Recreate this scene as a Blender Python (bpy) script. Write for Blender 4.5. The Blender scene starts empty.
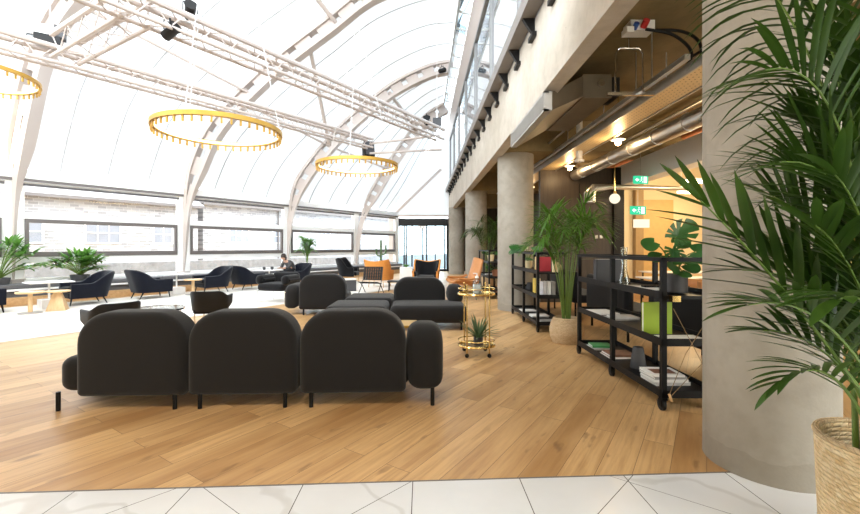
import bpy, math, random
from mathutils import Vector, Matrix
R = math.radians
PI = math.pi
rnd = random.Random(7)
sc = bpy.context.scene
COL = sc.collection
CAMZ = 1.4
F = 418.0

# ------------------------------------------------------------------ helpers
class MB:
    """collects geometry, links it as ONE mesh object"""
    def __init__(self, M=None):
        self.v = []; self.f = []; self.M = M or Matrix.Identity(4)
    def add(self, vs, fs, M=None):
        o = len(self.v); T = self.M @ M if M is not None else self.M
        self.v += [tuple(T @ Vector(p)) for p in vs]
        self.f += [tuple(i + o for i in f) for f in fs]
        return self
    def box(self, x0, x1, y0, y1, z0, z1, M=None):
        vs = [(x0,y0,z0),(x1,y0,z0),(x1,y1,z0),(x0,y1,z0),(x0,y0,z1),(x1,y0,z1),(x1,y1,z1),(x0,y1,z1)]
        return self.add(vs, [(0,3,2,1),(4,5,6,7),(0,1,5,4),(1,2,6,5),(2,3,7,6),(3,0,4,7)], M)
    def cbox(self, c, s, M=None):
        return self.box(c[0]-s[0]/2, c[0]+s[0]/2, c[1]-s[1]/2, c[1]+s[1]/2, c[2]-s[2]/2, c[2]+s[2]/2, M)
    def tube(self, pts, r, seg=8, closed=False, M=None):
        pts = [Vector(p) for p in pts]; n = len(pts)
        rs = r if isinstance(r, (list, tuple)) else [r]*n
        tg = []
        for i in range(n):
            a = pts[(i-1) % n] if (closed or i > 0) else pts[i]
            b = pts[(i+1) % n] if (closed or i < n-1) else pts[i]
            d = (b-a); tg.append(d.normalized() if d.length > 1e-9 else Vector((0,0,1)))
        up = Vector((0,0,1)) if abs(tg[0].z) < .9 else Vector((1,0,0))
        s = tg[0].cross(up).normalized(); vs = []; fs = []
        for i in range(n):
            s = (s - tg[i]*s.dot(tg[i]))
            s = s.normalized() if s.length > 1e-6 else tg[i].orthogonal().normalized()
            u = tg[i].cross(s)
            for k in range(seg):
                a = 2*PI*k/seg
                vs.append(pts[i] + (s*math.cos(a) + u*math.sin(a))*rs[i])
        m = n if closed else n-1
        for i in range(m):
            for k in range(seg):
                a = i*seg+k; b = i*seg+(k+1) % seg; j = (i+1) % n
                fs.append((a, b, j*seg+(k+1) % seg, j*seg+k))
        if not closed:
            fs.append(tuple(range(seg-1, -1, -1))); fs.append(tuple((n-1)*seg+k for k in range(seg)))
        return self.add(vs, fs, M)
    def bar(self, a, b, w, h, M=None, up=(0,0,1)):
        """rectangular bar from a to b"""
        a = Vector(a); b = Vector(b); d = (b-a).normalized(); up = Vector(up)
        if abs(d.dot(up)) > .98: up = Vector((1,0,0))
        s = d.cross(up).normalized()*w/2; u = s.cross(d).normalized()*h/2
        vs = [a-s-u, a+s-u, a+s+u, a-s+u, b-s-u, b+s-u, b+s+u, b-s+u]
        return self.add(vs, [(0,1,2,3),(7,6,5,4),(0,4,5,1),(1,5,6,2),(2,6,7,3),(3,7,4,0)], M)
    def lathe(self, prof, seg=24, M=None, sx=1, sy=1):
        vs = []; fs = []; n = len(prof)
        for r, z in prof:
            for k in range(seg):
                a = 2*PI*k/seg; vs.append((r*sx*math.cos(a), r*sy*math.sin(a), z))
        for i in range(n-1):
            for k in range(seg):
                fs.append((i*seg+k, i*seg+(k+1) % seg, (i+1)*seg+(k+1) % seg, (i+1)*seg+k))
        if prof[0] == prof[-1]: return self.add(vs, fs, M)
        if prof[0][0] > 1e-4: fs.append(tuple(range(seg-1, -1, -1)))
        if prof[-1][0] > 1e-4: fs.append(tuple((n-1)*seg+k for k in range(seg)))
        return self.add(vs, fs, M)
    def sphere(self, c, r, seg=16, rings=10, s=(1,1,1), M=None):
        prof = [(max(r*math.sin(PI*i/rings), 1e-5), -r*math.cos(PI*i/rings)) for i in range(rings+1)]
        T = Matrix.Translation(c) @ Matrix.Diagonal((s[0], s[1], s[2], 1))
        return self.lathe(prof, seg, (M @ T) if M is not None else T)
    def prism(self, poly, z0, z1, M=None):
        n = len(poly)
        vs = [(p[0], p[1], z0) for p in poly] + [(p[0], p[1], z1) for p in poly]
        fs = [tuple(range(n-1, -1, -1)), tuple(range(n, 2*n))]
        for i in range(n): fs.append((i, (i+1) % n, n+(i+1) % n, n+i))
        return self.add(vs, fs, M)
    def pillow(self, w, h, t, rads, er, bulge=0.0, M=None, seg=8, es=5):
        """rounded slab: outline w x h in local xz (z from 0), thickness t along y, corner radii
        (bl, br, tr, tl), soft edge radius er, faces bulging by bulge"""
        def outline(ins):
            W = w/2-ins; H0 = ins; H1 = h-ins; pts = []
            cs = [(-W,H0,rads[0],PI), (W,H0,rads[1],1.5*PI), (W,H1,rads[2],0), (-W,H1,rads[3],.5*PI)]
            sg = [(1,1),(-1,1),(-1,-1),(1,-1)]
            for (x,z,r,a0),(ax,az) in zip(cs, sg):
                rr = max(r-ins, .002)
                for k in range(seg+1):
                    a = a0+.5*PI*k/seg
                    pts.append((x+ax*rr+rr*math.cos(a), z+az*rr+rr*math.sin(a)))
            return pts
        rings = []
        ext = [.55, .25]
        mx = min(w, h)/2
        for e in reversed(ext): rings.append((er+(mx-er)*(1-e)*.6, -t/2-bulge*(1-e*.6)))
        for k in range(es+1):
            a = .5*PI*k/es; rings.append((er*(1-math.sin(a)), -t/2+er*(1-math.cos(a))))
        for k in range(es+1):
            a = .5*PI*k/es; rings.append((er*(1-math.cos(a)), t/2-er+er*math.sin(a)))
        for e in ext: rings.append((er+(mx-er)*(1-e)*.6, t/2+bulge*(1-e*.6)))
        vs = []; fs = []; n = None
        for ins, y in rings:
            o = outline(ins); n = len(o); vs += [(x, y, z) for x, z in o]
        for i in range(len(rings)-1):
            for k in range(n):
                fs.append((i*n+k, i*n+(k+1) % n, (i+1)*n+(k+1) % n, (i+1)*n+k))
        fs.append(tuple(range(n-1, -1, -1))); fs.append(tuple((len(rings)-1)*n+k for k in range(n)))
        return self.add(vs, fs, M)
    def rbox(self, x0, x1, y0, y1, z0, z1, er=.03, M=None, bulge=0.0):
        """soft cushion lying flat"""
        T = Matrix.Translation(((x0+x1)/2, y0, (z0+z1)/2)) @ Matrix.Rotation(R(-90), 4, 'X') @ Matrix.Identity(4)
        # local xz outline -> x,y ; thickness along z
        T = Matrix(((1,0,0,(x0+x1)/2),(0,0,1,y0),(0,-1,0,(z0+z1)/2),(0,0,0,1)))
        return self.pillow(x1-x0, y1-y0, z1-z0, (er*1.5,)*4, er, bulge, (M @ T) if M is not None else T)
    def grid(self, rows, M=None, close=False):
        n = len(rows[0]); vs = [p for r in rows for p in r]; fs = []
        for i in range(len(rows)-1):
            for k in range(n-1): fs.append((i*n+k, i*n+k+1, (i+1)*n+k+1, (i+1)*n+k))
            if close: fs.append((i*n+n-1, i*n, (i+1)*n, (i+1)*n+n-1))
        return self.add(vs, fs, M)
    def build(self, name, mat, parent=None, smooth=True, angle=40):
        me = bpy.data.meshes.new(name); me.from_pydata(self.v, [], self.f); me.update()
        if mat: me.materials.append(mat)
        o = bpy.data.objects.new(name, me); COL.objects.link(o)
        if smooth:
            me.polygons.foreach_set('use_smooth', [True]*len(me.polygons))
            try: me.set_sharp_from_angle(angle=R(angle))
            except Exception: pass
        if parent: o.parent = parent
        return o

def tag(o, label, cat, group=None, kind=None):
    o['label'] = label; o['category'] = cat
    if group: o['group'] = group
    if kind: o['kind'] = kind
    return o
def struct(o): o['kind'] = 'structure'; return o
def empty(name, loc, rz=0.0):
    o = bpy.data.objects.new(name, None); COL.objects.link(o); o.empty_display_size = .1
    o.location = loc; o.rotation_euler = (0, 0, rz); return o
KIDS = {}
def kids(o): return [c for c in bpy.data.objects if c.parent == o]
def copy_tree(o, parent=None):
    c = o.copy(); COL.objects.link(c)
    if parent: c.parent = parent
    for ch in kids(o): copy_tree(ch, c)
    return c
def dup(o, loc, rz, label, group=None, s=None):
    c = copy_tree(o); c.location = loc; c.rotation_euler = (0, 0, rz); c['label'] = label
    if group: c['group'] = group
    if s: c.scale = s
    return c
def T(x, y, z): return Matrix.Translation((x, y, z))
def RX(a): return Matrix.Rotation(R(a), 4, 'X')
def RY(a): return Matrix.Rotation(R(a), 4, 'Y')
def RZ(a): return Matrix.Rotation(R(a), 4, 'Z')
# window-wall frame: t runs along the wall, s across it (negative towards the glass)
DX, DY = .563, .8265
NX, NY = .8265, -.563
def P(t, s, z=0.0): return Vector((t*DX+s*NX, t*DY+s*NY, z))
WANG = math.atan2(DY, DX)
MW = Matrix(((DX, NX, 0, 0), (DY, NY, 0, 0), (0, 0, 1, 0), (0, 0, 0, 1)))   # (t, s, z) -> world

def crom(pts, n):
    """Catmull-Rom through pts, n samples per span"""
    p = [Vector(q) for q in pts]; p = [p[0]*2-p[1]] + p + [p[-1]*2-p[-2]]; out = []
    for i in range(1, len(p)-2):
        for k in range(n):
            t = k/n; a, b, c, d = p[i-1], p[i], p[i+1], p[i+2]
            out.append(.5*((2*b)+(c-a)*t+(2*a-5*b+4*c-d)*t*t+(3*b-a-3*c+d)*t**3))
    out.append(p[-2]); return out

# ------------------------------------------------------------------ materials
class NT:
    def __init__(self, name):
        self.m = bpy.data.materials.new(name); self.m.use_nodes = True
        self.t = self.m.node_tree; self.t.nodes.clear()
        self.out = self.t.nodes.new('ShaderNodeOutputMaterial')
    def n(self, typ, **kw):
        nd = self.t.nodes.new(typ)
        for k, v in kw.items():
            if k.startswith('i_'): self.set(nd, k[2:], v)
            else: setattr(nd, k, v)
        return nd
    def set(self, nd, key, v):
        s = nd.inputs[int(key)] if key.isdigit() else nd.inputs[key.replace('_', ' ')]
        if hasattr(v, 'links') or isinstance(v, bpy.types.NodeSocket): self.t.links.new(v, s)
        else: s.default_value = v
    def math(self, op, a, b=0.0, c=0.0):
        nd = self.n('ShaderNodeMath', operation=op)
        for i, x in enumerate((a, b, c)):
            if isinstance(x, bpy.types.NodeSocket): self.t.links.new(x, nd.inputs[i])
            else: nd.inputs[i].default_value = x
        return nd.outputs[0]
    def mix(self, fac, a, b, mode='MIX'):
        nd = self.n('ShaderNodeMix', data_type='RGBA', blend_type=mode)
        for i, x in ((0, fac), (6, a), (7, b)):
            if isinstance(x, bpy.types.NodeSocket): self.t.links.new(x, nd.inputs[i])
            else: nd.inputs[i].default_value = x if i == 0 else (x[0], x[1], x[2], 1)
        return nd.outputs[2]
    def noise(self, vec, scale, detail=3, rough=.5):
        nd = self.n('ShaderNodeTexNoise'); nd.inputs['Scale'].default_value = scale
        nd.inputs['Detail'].default_value = detail; nd.inputs['Roughness'].default_value = rough
        if vec is not None: self.t.links.new(vec, nd.inputs['Vector'])
        return nd.outputs['Fac']
    def ramp(self, fac, stops):
        nd = self.n('ShaderNodeValToRGB'); cr = nd.color_ramp
        while len(cr.elements) < len(stops): cr.elements.new(.5)
        for e, (p, c) in zip(cr.elements, stops):
            e.position = p; e.color = (c, c, c, 1) if isinstance(c, (int, float)) else (c[0], c[1], c[2], 1)
        self.t.links.new(fac, nd.inputs[0]); return nd.outputs[0]
    def obj(self): return self.n('ShaderNodeTexCoord').outputs['Object']
    def dot(self, vec, d):
        nd = self.n('ShaderNodeVectorMath', operation='DOT_PRODUCT')
        self.t.links.new(vec, nd.inputs[0]); nd.inputs[1].default_value = d; return nd.outputs['Value']
    def comb(self, x, y, z=0.0):
        nd = self.n('ShaderNodeCombineXYZ')
        for i, q in enumerate((x, y, z)):
            if isinstance(q, bpy.types.NodeSocket): self.t.links.new(q, nd.inputs[i])
            else: nd.inputs[i].default_value = q
        return nd.outputs[0]
    def bump(self, h, strength=.3, dist=.01):
        nd = self.n('ShaderNodeBump'); nd.inputs['Strength'].default_value = strength
        nd.inputs['Distance'].default_value = dist; self.t.links.new(h, nd.inputs['Height']); return nd.outputs[0]
    def bsdf(self, col, rough=.5, metal=0.0, normal=None, spec=.5, **kw):
        nd = self.n('ShaderNodeBsdfPrincipled')
        def st(k, v):
            if isinstance(v, bpy.types.NodeSocket): self.t.links.new(v, nd.inputs[k])
            else: nd.inputs[k].default_value = (v[0], v[1], v[2], 1) if isinstance(v, tuple) else v
        st('Base Color', col); st('Roughness', rough); st('Metallic', metal); st('Specular IOR Level', spec)
        if normal is not None: st('Normal', normal)
        for k, v in kw.items(): st(k.replace('_', ' '), v)
        return nd.outputs[0]
    def done(self, sh): self.t.links.new(sh, self.out.inputs['Surface']); return self.m

def plain(name, col, rough=.5, metal=0.0, var=.12, scale=8.0, bump=0.0, spec=.5):
    k = NT(name); o = k.obj(); nz = k.noise(o, scale, 3)
    c = k.mix(nz, tuple(x*(1-var) for x in col), tuple(min(1, x*(1+var)) for x in col))
    nm = k.bump(k.noise(o, scale*12, 2), bump, .004) if bump else None
    return k.done(k.bsdf(c, rough, metal, nm, spec))
def fabric(name, col, scale=260.0, var=.35, bump=.35):
    k = NT(name); o = k.obj()
    wv = k.n('ShaderNodeTexWave', wave_type='BANDS', bands_direction='DIAGONAL'); wv.inputs['Scale'].default_value = scale*.3
    wv.inputs['Distortion'].default_value = 3.0; k.t.links.new(o, wv.inputs['Vector'])
    nz = k.noise(o, scale, 2); f = k.math('MULTIPLY_ADD', wv.outputs['Fac'], .35, k.math('MULTIPLY', nz, .65))
    big = k.noise(o, 5.0, 2)
    c = k.mix(f, tuple(x*(1-var) for x in col), tuple(x*(1+var) for x in col))
    c = k.mix(k.math('MULTIPLY', big, .25), c, tuple(x*1.5 for x in col))
    return k.done(k.bsdf(c, .95, 0, k.bump(f, bump, .002), .15, Sheen_Weight=.15, Sheen_Roughness=.5))
def glow(name, col, strength):
    k = NT(name); e = k.n('ShaderNodeEmission'); e.inputs[0].default_value = (*col, 1); e.inputs[1].default_value = strength
    return k.done(e.outputs[0])
def thin_glass(name, tint, refl=.12, rough=.02):
    k = NT(name); tr = k.n('ShaderNodeBsdfTransparent'); tr.inputs[0].default_value = (*tint, 1)
    gl = k.n('ShaderNodeBsdfGlossy'); gl.inputs['Roughness'].default_value = rough
    lw = k.n('ShaderNodeLayerWeight'); lw.inputs[0].default_value = .2
    fac = k.math('MULTIPLY_ADD', lw.outputs['Fresnel'], .6, refl*.5)
    mx = k.n('ShaderNodeMixShader'); k.t.links.new(fac, mx.inputs[0])
    k.t.links.new(tr.outputs[0], mx.inputs[1]); k.t.links.new(gl.outputs[0], mx.inputs[2])
    return k.done(mx.outputs[0])
def leafmat(name, a, b, trans=.3, rough=.38):
    k = NT(name); o = k.obj(); nz = k.noise(o, 4.0, 3)
    c = k.mix(k.ramp(nz, [(.3, 0.0), (.7, 1.0)]), a, b)
    p = k.bsdf(c, rough, 0, None, .4); tl = k.n('ShaderNodeBsdfTranslucent')
    k.t.links.new(k.mix(.5, c, (b[0]*1.4, b[1]*1.5, b[2]*.8)), tl.inputs[0])
    mx = k.n('ShaderNodeMixShader'); mx.inputs[0].default_value = trans
    k.t.links.new(p, mx.inputs[1]); k.t.links.new(tl.outputs[0], mx.inputs[2])
    return k.done(mx.outputs[0])

def m_woodfloor():
    k = NT('oak planks'); o = k.obj()
    u = k.dot(o, (DX, DY, 0)); v = k.dot(o, (NX, NY, 0))
    br = k.n('ShaderNodeTexBrick', offset=.37, offset_frequency=2, squash=1.0)
    k.t.links.new(k.comb(u, v), br.inputs['Vector'])
    for nm, val in (('Scale', 1.0), ('Mortar Size', .0016), ('Mortar Smooth', .1), ('Bias', 0.0), ('Brick Width', 2.1), ('Row Height', .19)):
        br.inputs[nm].default_value = val
    br.inputs['Color1'].default_value = (0, 0, 0, 1); br.inputs['Color2'].default_value = (1, 1, 1, 1)
    br.inputs['Mortar'].default_value = (.5, .5, .5, 1)
    sep = k.n('ShaderNodeSeparateColor'); k.t.links.new(br.outputs['Color'], sep.inputs[0])
    tone = sep.outputs[0]
    off = k.math('MULTIPLY', tone, 13.7)
    gv = k.comb(k.math('MULTIPLY', u, 1.3), k.math('ADD', k.math('MULTIPLY', v, 22.0), off), off)
    grain = k.noise(gv, 1.6, 6, .62)
    gv2 = k.comb(k.math('MULTIPLY', u, .9), k.math('ADD', k.math('MULTIPLY', v, 5.0), off), off)
    fig = k.noise(gv2, 1.5, 3, .5)
    knots = k.noise(k.comb(k.math('MULTIPLY', u, 2.2), k.math('MULTIPLY', v, 6.0), off), 1.9, 2, .4)
    c = k.mix(tone, (.39, .21, .078), (.67, .425, .195))
    c = k.mix(k.ramp(grain, [(.36, .5), (.60, 0.0)]), c, (.30, .145, .05))
    c = k.mix(k.math('MULTIPLY', k.ramp(fig, [(.4, 0.0), (.7, 1.0)]), .4), c, (.70, .455, .22))
    c = k.mix(k.ramp(knots, [(.66, 0.0), (.76, .6)]), c, (.17, .085, .035))
    c = k.mix(br.outputs['Fac'], c, (.16, .085, .035))
    rg = k.math('MULTIPLY_ADD', grain, .2, .3)
    return k.done(k.bsdf(c, rg, 0, k.bump(k.math('SUBTRACT', grain, k.math('MULTIPLY', br.outputs['Fac'], 2.0)), .12, .003), .4))
def m_tile():
    k = NT('marble tiles'); o = k.obj()
    u = k.dot(o, (1, 0, 0)); v = k.dot(o, (0, 1, 0))
    def line(val, period, off, w):
        q = k.math('DIVIDE', k.math('SUBTRACT', val, off), period)
        d = k.math('ABSOLUTE', k.math('SUBTRACT', k.math('FRACT', k.math('ADD', q, .5)), .5))
        return k.math('LESS_THAN', d, w/period)
    j = line(u, .645, -1.99, .0026)
    j = k.math('MAXIMUM', j, line(k.math('SUBTRACT', u, v), 1.29, -2.56, .003))
    j = k.math('MAXIMUM', j, line(k.math('ADD', u, k.math('MULTIPLY', v, 1.3)), 2.58, 4.47, .003))
    j = k.math('MAXIMUM', j, line(v, 1.29, .6, .003))
    dn = k.n('ShaderNodeTexNoise'); dn.inputs['Scale'].default_value = 1.5; k.t.links.new(o, dn.inputs['Vector'])
    wv = k.n('ShaderNodeTexWave', wave_type='BANDS', bands_direction='DIAGONAL')
    wv.inputs['Scale'].default_value = .55; wv.inputs['Distortion'].default_value = 14.0; wv.inputs['Detail'].default_value = 4.0
    wv.inputs['Detail Scale'].default_value = 1.3; k.t.links.new(o, wv.inputs['Vector'])
    vein = k.ramp(wv.outputs['Fac'], [(.0, .42), (.05, .0)])
    cloud = k.noise(o, 2.2, 4)
    c = k.mix(cloud, (.60, .60, .60), (.74, .74, .74)); c = k.mix(vein, c, (.46, .44, .42))
    c = k.mix(j, c, (.10, .095, .085))
    return k.done(k.bsdf(c, .22, 0, None, .5))
def m_concrete(name, a, b, seam=False):
    k = NT(name); o = k.obj()
    n1 = k.noise(o, 1.1, 5, .6); n2 = k.noise(o, 7.0, 4, .6); n3 = k.noise(o, 60.0, 2)
    c = k.mix(k.ramp(n1, [(.3, 0.0), (.7, 1.0)]), a, b)
    c = k.mix(k.math('MULTIPLY', k.ramp(n2, [(.45, 0.0), (.75, 1.0)]), .35), c, tuple(x*.72 for x in a))
    if seam:
        sp = k.n('ShaderNodeSeparateXYZ'); k.t.links.new(o, sp.inputs[0]); ang = k.math('ARCTAN2', sp.outputs[1], sp.outputs[0])
        for a0 in (2.9, -.25):
            c = k.mix(k.math('MULTIPLY', k.math('LESS_THAN', k.math('ABSOLUTE', k.math('SUBTRACT', ang, a0)), .008), .3), c, tuple(x*.5 for x in a))
        low = k.math('LESS_THAN', k.math('ADD', sp.outputs[2], k.math('MULTIPLY', k.noise(o, 4.0, 3), .25)), .27)
        c = k.mix(k.math('MULTIPLY', low, .22), c, tuple(x*.6 for x in a))
    vo = k.n('ShaderNodeTexVoronoi'); vo.inputs['Scale'].default_value = 5.0; k.t.links.new(o, vo.inputs['Vector'])
    c = k.mix(k.math('LESS_THAN', vo.outputs['Distance'], .028), c, (.12, .11, .1))
    h = k.math('ADD', n3, k.math('MULTIPLY', n2, 1.5))
    return k.done(k.bsdf(c, .8, 0, k.bump(h, .25, .006), .25))
def m_membrane():
    k = NT('translucent roof fabric'); o = k.obj(); nz = k.noise(o, .7, 2)
    c = k.mix(nz, (.80, .83, .85), (.84, .86, .87))
    d = k.n('ShaderNodeBsdfDiffuse'); t = k.n('ShaderNodeBsdfTranslucent')
    d.inputs[0].default_value = (.62, .64, .66, 1); k.t.links.new(c, t.inputs[0])
    mx = k.n('ShaderNodeMixShader'); mx.inputs[0].default_value = .115
    k.t.links.new(d.outputs[0], mx.inputs[1]); k.t.links.new(t.outputs[0], mx.inputs[2])
    return k.done(mx.outputs[0])
def m_basket(name, a, b, rows=22.0, cols=60.0):
    k = NT(name); o = k.obj(); sp = k.n('ShaderNodeSeparateXYZ'); k.t.links.new(o, sp.inputs[0])
    ang = k.math('ARCTAN2', sp.outputs[1], sp.outputs[0])
    uu = k.math('MULTIPLY', ang, cols/(2*PI)); vv = k.math('MULTIPLY', sp.outputs[2], rows/.5)
    row = k.math('FLOOR', vv); sh = k.math('MULTIPLY', row, .5)
    skew = k.math('MULTIPLY', k.math('FRACT', vv), .75)
    wob = k.math('MULTIPLY', k.noise(k.comb(k.math('MULTIPLY', uu, .5), row, 0.0), 1.7, 1), 2.5)
    a1 = k.math('ABSOLUTE', k.math('SINE', k.math('MULTIPLY', k.math('ADD', k.math('ADD', k.math('ADD', uu, sh), skew), wob), PI)))
    b1 = k.math('ABSOLUTE', k.math('SINE', k.math('MULTIPLY', vv, PI)))
    h = k.math('MULTIPLY', k.math('POWER', a1, .5), k.math('POWER', b1, .5))
    nz = k.noise(k.comb(k.math('MULTIPLY', uu, .7), row, row), 1.1, 2)
    c = k.mix(k.ramp(nz, [(.3, 0.0), (.7, 1.0)]), a, b)
    c = k.mix(k.ramp(h, [(.0, .7), (.38, 0.0)]), c, tuple(x*.38 for x in a))
    return k.done(k.bsdf(c, .75, 0, k.bump(h, .9, .012), .2))
def m_stone():
    k = NT('pale coursed stone'); o = k.obj()
    u = k.dot(o, (1, 0, 0)); v = k.dot(o, (0, 0, 1))
    br = k.n('ShaderNodeTexBrick', offset=.5); k.t.links.new(k.comb(u, v), br.inputs['Vector'])
    for nm, val in (('Scale', 1.0), ('Mortar Size', .012), ('Brick Width', .34), ('Row Height', .13)): br.inputs[nm].default_value = val
    br.inputs['Color1'].default_value = (.20, .20, .21, 1); br.inputs['Color2'].default_value = (.44, .44, .45, 1); br.inputs['Mortar'].default_value = (.50, .50, .51, 1)
    c = k.mix(k.math('MULTIPLY', k.noise(o, 3.0, 4), .5), br.outputs['Color'], (.38, .38, .385))
    return k.done(k.bsdf(c, .9))
def m_woodgrain(name, a, b, axis=2):
    k = NT(name); o = k.obj(); sp = k.n('ShaderNodeSeparateXYZ'); k.t.links.new(o, sp.inputs[0])
    s = [14.0, 14.0, 14.0]; s[axis] = 1.2
    v = k.comb(*[k.math('MULTIPLY', sp.outputs[i], s[i]) for i in range(3)])
    return k.done(k.bsdf(k.mix(k.ramp(k.noise(v, 1.5, 5, .6), [(.3, 0.0), (.7, 1.0)]), a, b), .42, 0, None, .35))
def m_perf():
    k = NT('perforated ceiling tray'); o = k.obj()
    vo = k.n('ShaderNodeTexVoronoi'); vo.inputs['Scale'].default_value = 15.0; vo.inputs['Randomness'].default_value = 0.0
    k.t.links.new(o, vo.inputs['Vector'])
    c = k.mix(k.math('LESS_THAN', vo.outputs['Distance'], .33), (.80, .62, .34), (.22, .13, .04))
    return k.done(k.bsdf(c, .45, .3))

M = {}
M['floor'] = m_woodfloor(); M['tile'] = m_tile(); M['membrane'] = m_membrane(); M['stone'] = m_stone()
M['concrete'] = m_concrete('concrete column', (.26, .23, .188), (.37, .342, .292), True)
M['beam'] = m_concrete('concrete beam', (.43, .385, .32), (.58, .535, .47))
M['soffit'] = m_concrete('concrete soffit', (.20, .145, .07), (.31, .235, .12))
M['sofa'] = fabric('charcoal wool', (.0118, .0108, .0104))
M['sofa_side'] = fabric('charcoal wool lighter', (.030, .028, .028))
M['navy'] = fabric('navy velvet', (.0045, .0055, .011), 180, .3, .2)
M['blackfab'] = fabric('black cloth', (.006, .006, .007), 200, .3, .2)
M['greyfab'] = fabric('grey bench cloth', (.115, .112, .115), 200, .2, .2)
M['rug'] = fabric('cream rug', (.74, .70, .64), 90, .10, .5)
M['white'] = plain('white painted steel', (.50, .435, .40), .45, 0, .03, 2)
M['frame'] = plain('white window frame', (.84, .84, .83), .5, 0, .03, 2)
M['whitewall'] = plain('white wall', (.82, .81, .79), .6, 0, .03, 2)
M['darkframe'] = plain('dark grey window frame', (.135, .12, .115), .45, 0, .08, 4)
M['blackmetal'] = plain('black powder coated steel', (.005, .005, .0055), .5, 0, .2, 9, 0, .2)
M['black'] = plain('black plastic', (.006, .006, .0065), .45, 0, .2, 9, 0, .25)
M['dark'] = plain('near black lacquer', (.010, .009, .0085), .45, 0, .2, 5, 0, .25)
M['steel'] = plain('galvanised steel', (.58, .57, .55), .34, .9, .18, 6)
M['chrome'] = plain('chrome', (.75, .75, .76), .12, 1, .05, 6)
M['brass'] = plain('polished brass', (.83, .60, .24), .22, 1, .08, 6)
M['gold'] = plain('satin gold', (.50, .29, .05), .4, .5, .1, 6)
M['glass'] = thin_glass('clear glass', (.95, .97, .98))
M['uglass'] = thin_glass('upper window glass', (.55, .63, .70), .75)
M['bluish'] = thin_glass('door glass', (.72, .86, .90), .15)
M['bglass'] = thin_glass('bottle glass', (.90, .93, .93), .14)
M['smoke'] = thin_glass('smoked glass', (.10, .10, .10), .3)
M['rooflight'] = thin_glass('blue rooflight glass', (.45, .58, .68), .4)
M['oak'] = m_woodgrain('pale oak', (.58, .38, .19), (.72, .50, .28))
M['plinth'] = m_woodgrain('oak plinth', (.50, .30, .13), (.64, .41, .21), 0)
M['darkwood'] = m_woodgrain('dark timber panel', (.040, .029, .022), (.068, .050, .036))
M['orange'] = plain('orange wool', (.62, .24, .045), .85, 0, .12, 30, .2)
M['tan'] = plain('tan leather', (.46, .19, .055), .45, 0, .2, 9)
M['basket'] = m_basket('seagrass weave', (.74, .51, .26), (.92, .74, .47), 25.0, 40.0)
M['basket2'] = m_basket('pale seagrass weave', (.58, .40, .22), (.70, .52, .32), 26, 54)
M['palm'] = leafmat('kentia leaf', (.018, .046, .007), (.050, .105, .014), .24, .36)
M['palm2'] = leafmat('areca leaf', (.03, .10, .012), (.10, .23, .03), .3)
M['stalk'] = plain('green stalk', (.10, .17, .025), .4, 0, .2, 8)
M['leaf'] = leafmat('monstera leaf', (.02, .085, .02), (.045, .15, .035), .2, .3)
M['winleaf'] = leafmat('bright green leaf', (.05, .14, .03), (.12, .26, .06), .4)  # leaf green of the window bench plants and the planter
M['aloe'] = leafmat('succulent leaf', (.07, .13, .06), (.13, .20, .09), .1)
M['cane'] = plain('yellow cane', (.42, .30, .06), .45, 0, .3, 14)
M['soil'] = plain('soil', (.03, .02, .013), .95, 0, .4, 30)
M['paper'] = plain('paper', (.80, .78, .74), .7, 0, .06, 20)
M['lime'] = plain('lime green cover', (.30, .44, .02), .5, 0, .05, 8)
M['green'] = plain('green cover', (.05, .25, .08), .5, 0, .2, 8)
M['brown'] = plain('brown printed cover', (.20, .09, .05), .5, 0, .5, 16)
M['greycov'] = plain('grey printed cover', (.33, .31, .29), .5, 0, .4, 14)
M['bluegrey'] = plain('pale printed cover', (.55, .53, .52), .5, 0, .35, 14)
M['yellow'] = plain('yellow cover', (.72, .52, .10), .5, 0, .08, 8)
M['cream'] = plain('cream wax', (.80, .66, .40), .5, 0, .08, 8)
M['red'] = plain('red cover', (.42, .03, .04), .5, 0, .15, 8)
M['redplastic'] = plain('red plastic', (.55, .03, .03), .4, 0, .05, 8)
M['blueplastic'] = plain('blue plastic', (.02, .08, .35), .4, 0, .05, 8)
M['slate'] = plain('slate grey ceramic', (.055, .055, .06), .6, 0, .1, 8)
M['marble'] = plain('white marble block', (.70, .68, .66), .4, 0, .12, 4)
M['rope'] = plain('hemp cord', (.26, .17, .08), .8, 0, .15, 40)
M['terracotta'] = plain('terracotta', (.50, .20, .10), .75, 0, .12, 12)
M['skin'] = plain('skin', (.52, .31, .22), .55, 0, .05, 8)
M['hair'] = plain('dark brown hair', (.025, .014, .010), .6, 0, .3, 30)
M['knit'] = fabric('grey cardigan', (.06, .058, .06), 120, .3, .3)
M['trouser'] = fabric('black trousers', (.014, .014, .018), 150, .3, .2)
M['warmwall'] = plain('warm cream wall', (.78, .66, .45), .7, 0, .04, 2)
M['asphalt'] = plain('pale street', (.42, .42, .43), .9, 0, .15, 3)
M['bluestone'] = plain('blue grey rubble stone', (.24, .26, .285), .9, 0, .45, 5)
M['slateroof'] = plain('grey roof', (.30, .28, .28), .8, 0, .2, 3)
M['outglass'] = plain('blue grey house window', (.24, .26, .30), .35, 0, .2, 2)
M['perf'] = m_perf()
M['led'] = glow('warm led', (1.0, .80, .50), 4.0)
M['ledwhite'] = glow('white led', (1.0, .90, .74), 7.0)
M['bulb'] = glow('filament bulb', (1.0, .66, .30), 40.0)
M['tube'] = glow('office tube light', (1.0, .80, .48), 9.0)
M['globe'] = glow('opal globe', (1.0, .86, .62), 1.0)
M['exit'] = glow('exit green', (.05, .75, .38), .8)
M['exitw'] = glow('exit white', (.9, 1.0, .95), 1.2)

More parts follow.
